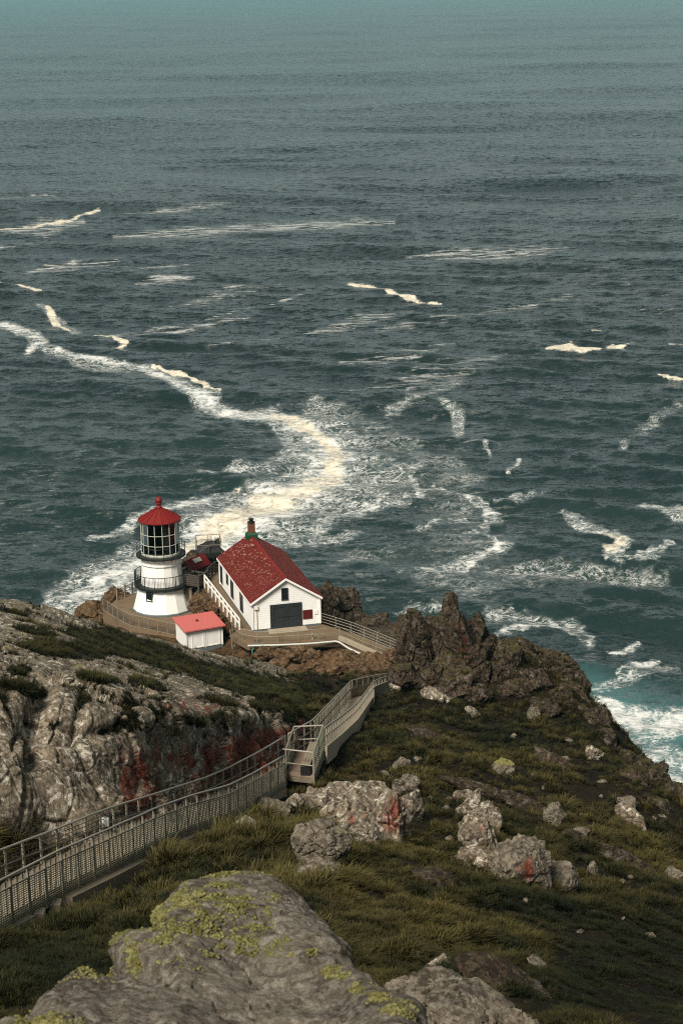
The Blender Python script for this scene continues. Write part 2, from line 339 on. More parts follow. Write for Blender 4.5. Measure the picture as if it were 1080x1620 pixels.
k = N('dark_window_glass', .08); k.b.inputs['Specular IOR Level'].default_value = .5; M['pane'] = k.out((.010, .013, .014))
k = N('lens_glass', .45); k.b.inputs['Specular IOR Level'].default_value = .3; M['lens'] = k.out((.10, .12, .09))
def grass_mat():
    k = N('grass_blade', .75); k.b.inputs['Specular IOR Level'].default_value = .15
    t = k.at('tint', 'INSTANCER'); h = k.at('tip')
    root = k.mix(t, (.003, .004, .0015), (.013, .010, .004)); tip = k.mix(t, (.009, .013, .0028), (.108, .088, .024))  # near-black roots: shade inside the tufts put into the blade colour
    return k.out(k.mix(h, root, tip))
M['grass'] = grass_mat()
# ================================================================= SEA
def polyline_dist(X, Y, pts, ys=1.0):
    """distance of points to a polyline, with the local half-width interpolated: returns d / width"""
    best = np.full(X.shape, 1e9)
    for (x0, y0, w0), (x1, y1, w1) in zip(pts[:-1], pts[1:]):
        dx, dy = x1-x0, (y1-y0)*ys; L = dx*dx+dy*dy + 1e-9
        t = np.clip(((X-x0)*dx + (Y-y0)*ys*dy)/L, 0, 1)
        d = np.hypot(X-x0-t*dx, (Y-y0)*ys-t*dy)/(w0+(w1-w0)*t); best = np.minimum(best, d)
    return best
def build_sea():
    LIFT = .22
    cols = np.concatenate([np.linspace(-4200, -60, 40)[:-1], np.linspace(-60, 1140, 560), np.linspace(1140, 5200, 40)[1:]])
    rows = np.concatenate([np.linspace(2700, 1300, 40)[:-1], np.linspace(1300, 0, 620), np.linspace(0, -50, 50)[1:]])
    ang = PITCH + np.arctan((rows-810)/FPX); D = CZ/np.tan(np.maximum(ang, R(.28)))
    X = (cols[None, :]-540)/FPX*(D/np.cos(ang)*np.cos(ang-PITCH))[:, None]; Y = np.repeat(D[:, None], len(cols), 1)
    Z = np.zeros_like(X); step = np.abs(np.gradient(D))[:, None]
    rg = np.random.default_rng(5)
    for i in range(46):
        lam = 7*(13.5**(i/45.)); th = R(90-13) + rg.normal(0, .38 if lam < 35 else .16)
        A = (.0072 if lam < 22 else .0030)*lam*(.6+.8*rg.random()); kx, ky = math.cos(th)*2*math.pi/lam, math.sin(th)*2*math.pi/lam
        ph = X*kx+Y*ky+rg.random()*6.28 + .8*np.sin(X*ky*.11+Y*kx*.13+i)
        s = np.sin(ph); Z += A*(s + .25*np.cos(2*ph))*np.clip(lam/(3.*step)-.6, 0, 1)
    for i in range(16):
        lam = 110*(6**(i/15.)); th = R(90-9)+rg.normal(0, .10); kx, ky = math.cos(th)*2*math.pi/lam, math.sin(th)*2*math.pi/lam
        Z += .0020*lam*rg.uniform(.5, 1.3)*np.sin(X*kx+Y*ky+rg.random()*6.28+1.2*np.sin(X*.004+i)+.8*np.sin(X*.011*ky*lam/6+i*2))*np.clip(lam/(3.*step)-.6, 0, 1)*sstep(500, 1400, Y)
    V = np.stack([X, Y, Z], -1)
    # foam: drift lines lying on the water, each a chain of (place, half width)
    px, py = proj(np.stack([X, Y, 0*X], -1)); wp = np.stack([px/42, py/22, 0*px], -1)
    wk = .35+.65*sstep(520, 720, py); qx = px + (14*fbm(wp, 4, 3) + 6*fbm(wp*4, 3, 9))*wk; qy = py + (8*fbm(wp, 4, 5) + 5*fbm(wp*4, 3, 7))*wk
    mist = np.zeros_like(X); foam = np.zeros_like(X); cream = np.zeros_like(X)
    def line(pts, a, arr, soft=1.6, ys=1.9):
        d = polyline_dist(qx, qy, pts, ys); np.maximum(arr, a*(1-sstep(.35, soft, d)), out=arr)
    F = lambda a, *p, **k: line(p, a, foam, **k); C = lambda a, *p, **k: line(p, a, cream, **k)
    # main river of foam
    F(.92, (40, 985, 30), (130, 945, 34), (215, 905, 42), (300, 868, 60), (400, 815, 70), (480, 780, 62), (530, 740, 56), (510, 700, 44), (470, 672, 34), (430, 658, 24), (375, 658, 15), (330, 636, 20), (285, 610, 14), (235, 585, 11), (160, 572, 8), (90, 560, 6))
    F(.52, (130, 960, 40), (300, 880, 70), (470, 800, 90), (590, 758, 50)); F(.55, (500, 640, 22), (540, 700, 45), (600, 760, 60)); F(.6, (430, 660, 14), (470, 720, 20), (400, 742, 16), (320, 742, 10))
    F(.78, (150, 850, 9), (215, 822, 11), (300, 800, 16), (372, 776, 10)); F(.5, (100, 940, 30), (200, 870, 20), (330, 830, 18))
    C(.80, (300, 868, 18), (340, 842, 34), (400, 808, 40), (470, 782, 34), (525, 757, 34), (535, 726, 20), (505, 692, 18), (470, 668, 18), (430, 658, 12)); C(.42, (560, 765, 20), (500, 790, 30), (380, 850, 40))
    C(.95, (240, 581, 3), (290, 594, 6), (318, 607, 7), (345, 625, 5)); C(.95, (152, 536, 4), (178, 537, 4), (198, 546, 5), (182, 553, 4)); C(.95, (74, 484, 5), (82, 496, 8), (90, 510, 7), (110, 521, 4)); C(.95, (0, 441, 3), (30, 446, 5), (62, 458, 4))
    C(.9, (0, 361, 3), (50, 357, 4), (105, 350, 5), (130, 342, 4), (158, 335, 5)); C(.95, (74, 415, 5), (95, 416, 6), (112, 419, 4)); C(.95, (553, 445, 5), (585, 449, 6), (608, 456, 5), (628, 466, 7), (660, 472, 4), (698, 475, 3))
    C(1., (872, 552, 8), (900, 550, 15), (925, 555, 9), (955, 554, 6), (1000, 548, 2)); C(.8, (935, 525, 3), (950, 525, 3)); C(.95, (1040, 595, 4), (1085, 599, 5)); C(.8, (1055, 545, 2), (1085, 548, 4)); C(.9, (368, 772, 4), (385, 782, 4))
    C(.75, (930, 838, 6), (960, 850, 13), (985, 858, 14), (962, 872, 12))
    # white drift lines
    F(.98, (-20, 506, 10), (20, 516, 12), (52, 532, 16), (64, 545, 13), (42, 560, 5)); F(.55, (60, 552, 10), (130, 575, 10), (200, 588, 10)); F(.5, (60, 480, 8), (120, 525, 10))
    for a, p in ((.72, ((180, 368, 4), (300, 364, 5), (430, 358, 5), (560, 352, 4), (625, 349, 3))), (.6, ((0, 320, 3), (90, 314, 3))), (.6, ((200, 341, 3), (290, 332, 4), (365, 326, 3))), (.8, ((0, 364, 6), (70, 358, 8), (130, 350, 6))), (.65, ((0, 387, 5), (50, 382, 4))),
                 (.7, ((40, 428, 3), (115, 417, 6), (190, 408, 4))), (.72, ((215, 445, 5), (250, 440, 6), (305, 436, 4))), (.65, ((210, 422, 4), (295, 414, 5))), (.55, ((270, 484, 5), (360, 460, 7), (445, 444, 5))), (.58, ((330, 505, 5), (480, 462, 4))), (.5, ((160, 540, 6), (260, 520, 6), (400, 500, 5))), (.55, ((480, 528, 5), (570, 508, 7), (655, 488, 5))),
                 (.58, ((540, 578, 5), (630, 566, 7), (720, 545, 5))), (.5, ((330, 552, 5), (440, 540, 5))), (.62, ((640, 402, 3), (760, 400, 6), (830, 396, 8), (900, 391, 3))), (.45, ((740, 440, 3), (810, 434, 3))), (.4, ((560, 620, 14), (700, 590, 12), (800, 560, 9))), (.40, ((600, 520, 12), (900, 470, 10)))):
        line([(x, y, w*(.6 if i in (0, len(p)-1) else 2.1)) for i, (x, y, w) in enumerate(p)], min(a+.25, 1.), mist, 2.4)
    # swirls right of the house
    F(.62, (575, 748, 9), (640, 742, 6), (662, 735, 6), (652, 765, 7)); F(.7, (700, 640, 10), (722, 650, 14), (718, 690, 10)); F(.72, (770, 698, 5), (775, 716, 5)); F(.85, (820, 724, 5), (806, 744, 6))
    F(.27, (600, 720, 50), (700, 780, 70), (760, 880, 60), (640, 880, 40)); F(.72, (539, 678, 8), (561, 690, 7)); F(.8, (633, 744, 5), (655, 761, 7), (667, 780, 8), (700, 768, 5)); F(.85, (700, 767, 5), (733, 789, 9), (772, 800, 9), (792, 822, 9), (767, 842, 8), (722, 847, 6)); F(.8, (500, 833, 9), (567, 806, 9), (611, 792, 7)); F(.78, (667, 900, 6), (711, 908, 7), (761, 886, 8), (794, 867, 5)); F(.66, (655, 839, 6), (700, 822, 7), (744, 822, 5)); F(.62, (539, 889, 6), (578, 883, 6)); F(.66, (789, 794, 6), (839, 783, 7)); F(.62, (500, 840, 14), (560, 800, 16), (640, 790, 14)); F(.55, (430, 860, 12), (560, 850, 14)); F(.66, (660, 905, 10), (720, 895, 10), (800, 870, 12), (770, 850, 8)); F(.34, (560, 880, 24), (760, 930, 26), (900, 900, 20))
    F(.36, (520, 640, 18), (620, 690, 26), (740, 760, 28)); F(.45, (620, 650, 14), (720, 600, 12)); F(.6, (470, 850, 12), (520, 835, 10)); F(.5, (820, 790, 12), (850, 785, 10))
    F(.78, (893, 806, 12), (920, 822, 18), (945, 840, 14), (975, 850, 16), (985, 862, 16), (960, 882, 10), (1010, 890, 12), (1050, 862, 9)); F(.8, (1020, 800, 12), (1060, 808, 18), (1090, 818, 16)); F(.40, (760, 905, 20), (900, 900, 26), (1040, 915, 20)); F(.4, (980, 700, 12), (1080, 640, 12))
    F(.85, (775, 1003, 6), (820, 990, 9), (870, 988, 7), (905, 1000, 8)); F(.55, (780, 970, 16), (900, 985, 20), (930, 1010, 16)); F(.85, (968, 1035, 6), (985, 1024, 8), (1015, 1014, 6)); F(.95, (985, 1066, 9), (1010, 1052, 16), (1040, 1044, 7), (1000, 1075, 5)); F(.5, (940, 1090, 16), (1060, 1060, 20))
    F(.98, (950, 1115, 14), (985, 1135, 30), (1040, 1150, 34), (1100, 1140, 30)); F(.75, (985, 1160, 30), (1050, 1200, 40), (1110, 1240, 40)); F(.85, (1020, 1200, 10), (1075, 1245, 16), (1100, 1280, 20)); F(.6, (700, 960, 10), (640, 965, 12)); F(.85, (20, 968, 30), (100, 985, 30), (180, 930, 30))
    bank = fbm(np.stack([X/160, Y/220, 0*X], -1), 3, 21); near = sstep(900, 420, Y)
    foam = np.maximum(foam, near*.26*sstep(.0, .5, bank)); mist = np.maximum(mist, .34*sstep(1500, 900, Y)*sstep(-.1, .4, fbm(np.stack([X/90, Y/260, 0*X], -1), 4, 25)))
    foam = np.maximum(foam, cream*.42)
    aqua = np.maximum(.85*(1-sstep(.3, 1.5, polyline_dist(qx, qy, [(930, 1110, 60), (1040, 1170, 90), (1120, 1260, 110)], 1.2))), .10*near)
    me = raw_mesh(V.reshape(-1, 3), grid_faces(*X.shape)[:, ::-1])
    attr(me, 'foam', foam); attr(me, 'cream', cream); attr(me, 'mist', mist); attr(me, 'rough', .13+.05*sstep(700, 4000, Y)); attr(me, 'aqua', aqua)
    tag(link('sea', me, M['sea'], smooth=True), 'dark teal open sea with drifting foam lines', None, None, 'structure')
build_sea()

# ================================================================= HILLSIDE
ZT, ZL = 77.0, 74.4          # level of the house terrace, level of the lighthouse terrace
LR_PX = [-160, 0, 60, 150, 250, 350, 420, 474]
LR_ROWS = [  # rows of the grey outcrop on the left, foot to skyline: (py, depth) for each of the columns above
    [(1195, 55), (1212, 57), (1238, 58.2), (1300, 58.8), (1296, 62.5), (1262, 69), (1222, 75.5), (1180, 82.5)],
    [(1160, 56.2), (1170, 58.4), (1190, 59.4), (1240, 60.2), (1240, 64), (1218, 70.5), (1188, 77), (1162, 84.5)],
    [(1110, 57), (1130, 59.2), (1150, 60.2), (1170, 61.2), (1176, 65), (1165, 71.6), (1152, 78.2), (1143, 86.5)],
    [(1052, 60), (1075, 62), (1085, 63), (1096, 64), (1112, 67), (1120, 74), (1122, 82), (1125, 92)],
    [(1000, 72), (1020, 74), (1030, 75), (1050, 77), (1072, 83), (1092, 92), (1104, 101), (1108, 110)],
    [(960, 90), (980, 92), (990, 93), (1013, 97), (1042, 105), (1066, 115), (1082, 124), (1090, 130)],
    [(930, 106), (950, 109), (963, 110), (990, 114), (1016, 122), (1040, 137), (1050, 147), (1068, 150)],
]
def lr_ctrl():
    G = np.zeros((len(LR_ROWS)+2, len(LR_PX), 3))
    for i, row in enumerate(LR_ROWS):
        for j, (py, D) in enumerate(row): G[i+1, j] = P(LR_PX[j], py, D)
    G[0] = G[1] + np.array([.2, -.6, -2.5]); G[-1] = G[-2] + np.array([-1., 9, -7.])
    return G
TPTS = []
def tp(px, py, D, dz=0): TPTS.append(P(px, py, D) + np.array([0, 0, dz]))
for a in [(0, 1760, 13), (400, 1800, 10), (800, 1800, 13), (1200, 1760, 20), (50, 1500, 30), (100, 1460, 40), (20, 1600, 20), (-100, 1500, 36), (300, 1420, 40), (250, 1365, 51), (400, 1345, 57), (560, 1425, 45), (600, 1500, 33), (650, 1590, 24), (700, 1480, 38), (800, 1500, 40), (900, 1560, 36),
          (1080, 1620, 37), (1080, 1500, 52), (1200, 1480, 58), (800, 1420, 51), (950, 1420, 60), (1080, 1400, 70), (560, 1310, 65), (650, 1300, 67), (750, 1300, 70), (900, 1300, 80), (1000, 1300, 86), (1080, 1300, 90), (450, 1260, 73), (540, 1225, 79), (640, 1200, 86), (750, 1200, 92),
          (850, 1200, 98), (950, 1215, 103), (1030, 1240, 103), (1080, 1268, 98), (1160, 1330, 92), (560, 1155, 102), (640, 1135, 108), (740, 1130, 112), (850, 1130, 115), (930, 1140, 116), (620, 1100, 119), (700, 1075, 122), (780, 1042, 124), (860, 1068, 124), (930, 1112, 121), (975, 1168, 115),
          (505, 1150, 97), (480, 1122, 108), (522, 1110, 121), (450, 1082, 135), (540, 1088, 137), (400, 1060, 147), (340, 1046, 150), (500, 1074, 152), (440, 1062, 152), (570, 1080, 146), (612, 1074, 147), (110, 1440, 49.3), (60, 1456, 46.6), (0, 1478, 43.6), (217, 1400, 53.2), (300, 1322, 62.0), (380, 1302, 66.8), (160, 1425, 51), (445, 1250, 74.5), (-60, 1320, 52), (0, 1300, 54), (80, 1290, 56.5), (150, 1315, 58), (0, 1235, 56), (60, 1258, 57.3), (110, 1285, 57.8), (-80, 1230, 55), (0, 1218, 56.7), (60, 1243, 57.9), (-60, 1218, 55.6), (108, 1270, 58.4), (30, 1262, 55.4), (120, 1302, 57.8), (0, 1265, 55)]:
    tp(*a)
G_LR = lr_ctrl()
for i in range(1, G_LR.shape[0]):
    for j in range(G_LR.shape[1]):
        if i < 3 and j < 3: continue
        TPTS.append(G_LR[i, j] - np.array([0, 0, 1.2]))
for px, py, D in [(700, 1075, 124), (780, 1030, 124), (860, 1062, 124), (930, 1112, 121), (975, 1168, 115), (1030, 1215, 107), (1090, 1262, 100), (1160, 1310, 94)]:
    q = P(px, py, D)
    for d in ((5, 5, -9), (16, 13, -34), (32, 26, -78), (55, 45, -100)): TPTS.append(np.array([q[0]+d[0], q[1]+d[1], max(q[2]+d[2], -8)]))
for a in [(255, 985, ZL), (200, 975, ZL), (300, 1005, ZL), (330, 1000, ZL+.2), (340, 1025, ZL-.8), (285, 1035, ZL-.6), (420, 1013, ZT-.4), (470, 1012, ZT-.4), (440, 1024, ZT-.7), (491, 1021, ZT-.6), (537, 1018, ZT-.6), (400, 1026, ZT-.9), (570, 1034, ZT-.6), (610, 1052, ZT-.5), (440, 1050, ZT-3.2), (490, 1052, ZT-3.4), (545, 1056, ZT-3.2), (450, 985, ZT-1), (400, 950, ZT-1), (350, 915, ZT-1.5), (320, 895, 74.5), (520, 972, ZT-2.4), (560, 995, ZT-2.2), (600, 1010, ZT-1.5), (590, 1020, ZT-.8), (650, 1040, ZT), (680, 1010, ZT-3)]:
    TPTS.append(PZ(*a))
for a in [(-20, 183, 71), (-12, 190, 72), (0, 186, 69), (6, 182, 64), (9, 172, 67), (10, 160, 72), (14, 150, 74), (-24, 176, 69), (-25, 168, 69.5), (-30, 182, 52), (-20, 198, 48), (-6, 204, 50), (9, 198, 44), (16, 180, 50), (20, 160, 50), (-33, 170, 56), (-42, 172, 20), (-38, 150, 60), (-52, 152, 16), (-30, 128, 78), (-48, 124, 40), (-44, 108, 60), (-60, 108, 20), (-40, 80, 90), (-70, 80, 40), (-36, 50, 105), (-80, 50, 70), (-20, 20, 118), (-60, 10, 105), (0, -10, 126), (40, 0, 116), (40, 30, 104), (70, 40, 60), (60, 70, 50),
          (-22, 225, -2), (0, 232, -2), (16, 220, -4), (28, 196, -4), (36, 172, -4), (-48, 200, -6), (-70, 170, -6), (-80, 130, -6), (-110, 80, -4), (-130, 40, 10), (-45, 245, -30), (40, 230, -30), (80, 170, -30), (110, 100, -30), (130, 40, 10), (0, 270, -60), (-100, 240, -60), (100, 240, -60), (0, -60, 130), (-90, -40, 120), (90, -40, 110)]:
    TPTS.append(np.array(a, float))
TPTS = np.array(TPTS)
def fit_rbf(pts):
    XY = pts[:, :2]; n = len(XY); d = np.linalg.norm(XY[:, None]-XY[None], axis=-1); A = np.sqrt(d*d+2.2**2) + np.eye(n)*-.25
    Pm = np.hstack([np.ones((n, 1)), XY]); K = np.block([[A, Pm], [Pm.T, np.zeros((3, 3))]])
    w = np.linalg.solve(K, np.concatenate([pts[:, 2], np.zeros(3)]))
    def f(x, y):
        s = x.shape; x = x.ravel(); y = y.ravel(); out = w[n] + w[n+1]*x + w[n+2]*y
        for i in range(n): out = out + w[i]*np.sqrt((x-XY[i, 0])**2+(y-XY[i, 1])**2+2.2**2)
        return out.reshape(s)
    return f
base_h = fit_rbf(TPTS)
# the line of the stairway (deck level), left flight, landing, upper flight
def PT(px, py, z): return PZ(px, py, z) - np.array([0, 0, 1.12])       # a rail top measured in the photograph -> deck level below it
ZD = 99.4
NEAR_A = [PT(*a) for a in [(-150, 1465, 110), (-70, 1428, 109.1), (0, 1393, 108.3), (90, 1347, 107.5), (180, 1308, 106.5), (250, 1277, 105.2), (300, 1259, 104.25), (360, 1243, 103.0), (408, 1219, 101.9), (450, 1195, 101.0)]]
FAR_A = [PT(*a) for a in [(-170, 1402, 110), (-85, 1374, 109.0), (0, 1345, 108.1), (80, 1315, 107.3), (167, 1280, 106.2), (257, 1252, 104.7), (320, 1232, 103.5), (360, 1215, 102.6), (410, 1189, 101.5), (452, 1164, 100.7)]]
FAR_B = [PT(*a) for a in [(456, 1161, 100.6), (495, 1139, 99.9), (525, 1108, 93.5), (555, 1077, 87.1), (587, 1069, 86.0), (628, 1063, 84.6), (680, 1058, 83.4)]]
NEAR_B = [PT(*a) for a in [(512, 1152, 100.2), (538, 1134, 97.2), (564, 1113, 93.8), (592, 1077, 87.4), (610, 1070, 86.0), (636, 1065, 84.5), (690, 1061, 83.2)]]
def mids(a, b):
    a, b = resample(a, None, 24), resample(b, None, 24); return [(p+q)/2 for p, q in zip(a, b)]
def resample(pts, step, n=None):
    pts = [np.asarray(p, float) for p in pts]; L = [0]
    for a, b in zip(pts[:-1], pts[1:]): L.append(L[-1]+np.linalg.norm((b-a)[:2]))
    n = n or max(1, round(L[-1]/step)); out = []
    for s in np.linspace(0, L[-1], n+1):
        i = min(np.searchsorted(L, s, side='right')-1, len(pts)-2); t = (s-L[i])/(L[i+1]-L[i]+1e-9); out.append(pts[i]+(pts[i+1]-pts[i])*t)
    return out
STAIR_A = mids(NEAR_A, FAR_A); STAIR_B = mids(NEAR_B, FAR_B)
LAND = [PZ(453, 1225, ZD), PZ(496, 1230, ZD), PZ(512, 1186, ZD), PZ(466, 1188, ZD)]
def seg_dist(x, y, pts):
    best = np.full(x.shape, 1e9); bz = np.zeros(x.shape)
    for a, b in zip(pts[:-1], pts[1:]):
        dx, dy = b[0]-a[0], b[1]-a[1]; t = np.clip(((x-a[0])*dx+(y-a[1])*dy)/(dx*dx+dy*dy), 0, 1)
        d = np.hypot(x-a[0]-t*dx, y-a[1]-t*dy); m = d < best; best = np.where(m, d, best); bz = np.where(m, a[2]+(b[2]-a[2])*t, bz)
    return best, bz
TERR = [PZ(*a, ZT)[:2] for a in [(366, 1004), (392, 1019), (440, 1017.5), (491, 1015), (540, 1012), (577, 1030), (626, 1049), (690, 1066), (690, 1046), (626, 1030), (560, 1003), (508, 987), (460, 915), (352, 905), (330, 905), (321, 922), (379, 995)]]
LTERR = [PZ(*a, ZL)[:2] for a in [(163, 966), (205, 991), (242, 999), (282, 1007.5), (330, 1012), (345, 985), (318, 950), (300, 930), (209, 939), (184, 949)]]
def poly_dist(x, y, poly):
    ins = np.zeros(x.shape, bool); d = np.full(x.shape, 1e9); n = len(poly)
    for i in range(n):
        (x0, y0), (x1, y1) = poly[i], poly[(i+1) % n]
        c = (y0 > y) != (y1 > y); ins ^= c & (x < (x1-x0)*(y-y0)/((y1-y0) if y1 != y0 else 1e-9)+x0)
        dx, dy = x1-x0, y1-y0; t = np.clip(((x-x0)*dx+(y-y0)*dy)/(dx*dx+dy*dy+1e-9), 0, 1); d = np.minimum(d, np.hypot(x-x0-t*dx, y-y0-t*dy))
    return np.where(ins, 0, d)
TC = np.linspace(-420, 1500, 520); TD = np.exp(np.linspace(math.log(7.), math.log(275.), 760))
TY = np.repeat(TD[:, None], len(TC), 1); TX = (TC[None, :]-540)/FPX*TY*1.03
def terrain():
    x, y = TX, TY; z = base_h(x, y); p = np.stack([x, y, z*.6], -1)
    px, py = proj(p*np.array([1, 1, 1/.6]))
    tus = fbm(p/1.3, 4, 2); lump = fbm(p/6., 5, 4); rid = fbm(p/9., 5, 8, ridged=True)
    ds, zs = seg_dist(x, y, STAIR_A); db, zb = seg_dist(x, y, STAIR_B); dl = poly_dist(x, y, [q[:2] for q in LAND])
    dt = poly_dist(x, y, TERR); dlt = poly_dist(x, y, LTERR)
    quiet = np.minimum(np.minimum(sstep(.5, 4, ds), sstep(.5, 4, db)), np.minimum(sstep(0, 4, dt), sstep(0, 4, dlt)))
    cliff = sstep(.9, 2.5, np.hypot(np.gradient(z, axis=0)/np.gradient(y, axis=0), np.gradient(z, axis=1)/np.gradient(x, axis=1)))
    z = z + quiet*(.18*tus + .60*lump + .40*rid) + cliff*quiet*(1.6*rid + 1.2*fbm(p/3., 4, 12, ridged=True))
    def carve(z, d, zz, r0, r1): return np.where(d < r1, np.minimum(z, zz + np.maximum(d-r0, 0)**1.2*.9), z)
    z = carve(z, ds, zs-.75, 1.0, 4.); dn, zn = seg_dist(x, y, NEAR_A); df, _ = seg_dist(x, y, FAR_A); lowp = (px < 245)&(px > -60)&(dn < df); z = np.where(lowp, carve(z, dn, zn-1.75, 1.2, 5.), z); z = carve(z, db, zb-.35, .8, 3.5); z = carve(z, dl, np.full_like(z, ZD-.5), .2, 2.5)
    z = carve(z, dt, np.full_like(z, ZT-.15), .1, 5); z = carve(z, dlt, np.full_like(z, ZL-.12), .1, 3.5)
    z = np.maximum(z, -12)
    near_l = np.exp(-(np.hypot(x+8, (y-168)*.8)/22)**2)
    dirt = np.clip(1.25*np.exp(-((px-530)/110)**2-((py-1050)/34)**2)*(y > 135) + .95*(near_l)*(y > 156)*sstep(2, -3, x) + .22*np.exp(-((px-640)/80)**2-((py-1100)/14)**2) + .8*np.exp(-((px-565)/55)**2-((py-1236)/12)**2), 0, 1.2)
    band = fbm(np.stack([(x*.62-y*.3)/1.2, (x*.3+y*.62)/9., z*0], -1), 4, 31)
    rock = np.clip(.9*sstep(-1, 3, x)*(y > 158) + .95*cliff + .45*sstep(.15, .5, rid)*sstep(80, 110, y)*.6 + .36*sstep(.05, .45, band)*(x > 2), 0, 1)
    bare = np.clip(sstep(.02, .35, fbm(np.stack([(x*.6-y*.35)/2.4, (x*.35+y*.6)/14., z*0], -1), 4, 41))*(x > 1.5)*.62 + cliff + dirt + sstep(.25, .6, fbm(p/4., 3, 51))*.6, 0, 1)
    bare = np.maximum(bare, np.maximum((dt < .3)*1., (dlt < .3)*1.)); bare = np.maximum(bare, (ds < 1.15)*1.); bare = np.maximum(bare, ((dn < 1.5)&lowp)*1.); bare = np.maximum(bare, (db < .9)*1.); bare = np.maximum(bare, (dl < .15)*1.)
    me = raw_mesh(np.stack([x, y, z], -1).reshape(-1, 3), grid_faces(*x.shape))
    attr(me, 'dirt', dirt); attr(me, 'rock', rock)
    tag(link('hillside', me, M['ground'], smooth=True), 'steep grassy headland falling to the sea', None, None, 'structure')
    return z, bare, px, py
TZ, TBARE, TPX, TPY = terrain()
def hz(x, y):
    u = np.clip(((x/(y*1.03)*FPX+540)-TC[0])/(TC[1]-TC[0]), 0, len(TC)-1.001); v = np.clip((np.log(y)-math.log(7.))/(math.log(275./7.))*(len(TD)-1), 0, len(TD)-1.001)
    i, j = int(v), int(u); a, b = v-i, u-j
    return (TZ[i, j]*(1-a)+TZ[i+1, j]*a)*(1-b)+(TZ[i, j+1]*(1-a)+TZ[i+1, j+1]*a)*b
def hit(px, py, d0=9., d1=190.):
    D = d0
    while D < d1:
        q = P(px, py, D)
        if q[2] <= hz(q[0], q[1]): return q
        D *= 1.004
    return P(px, py, d1)

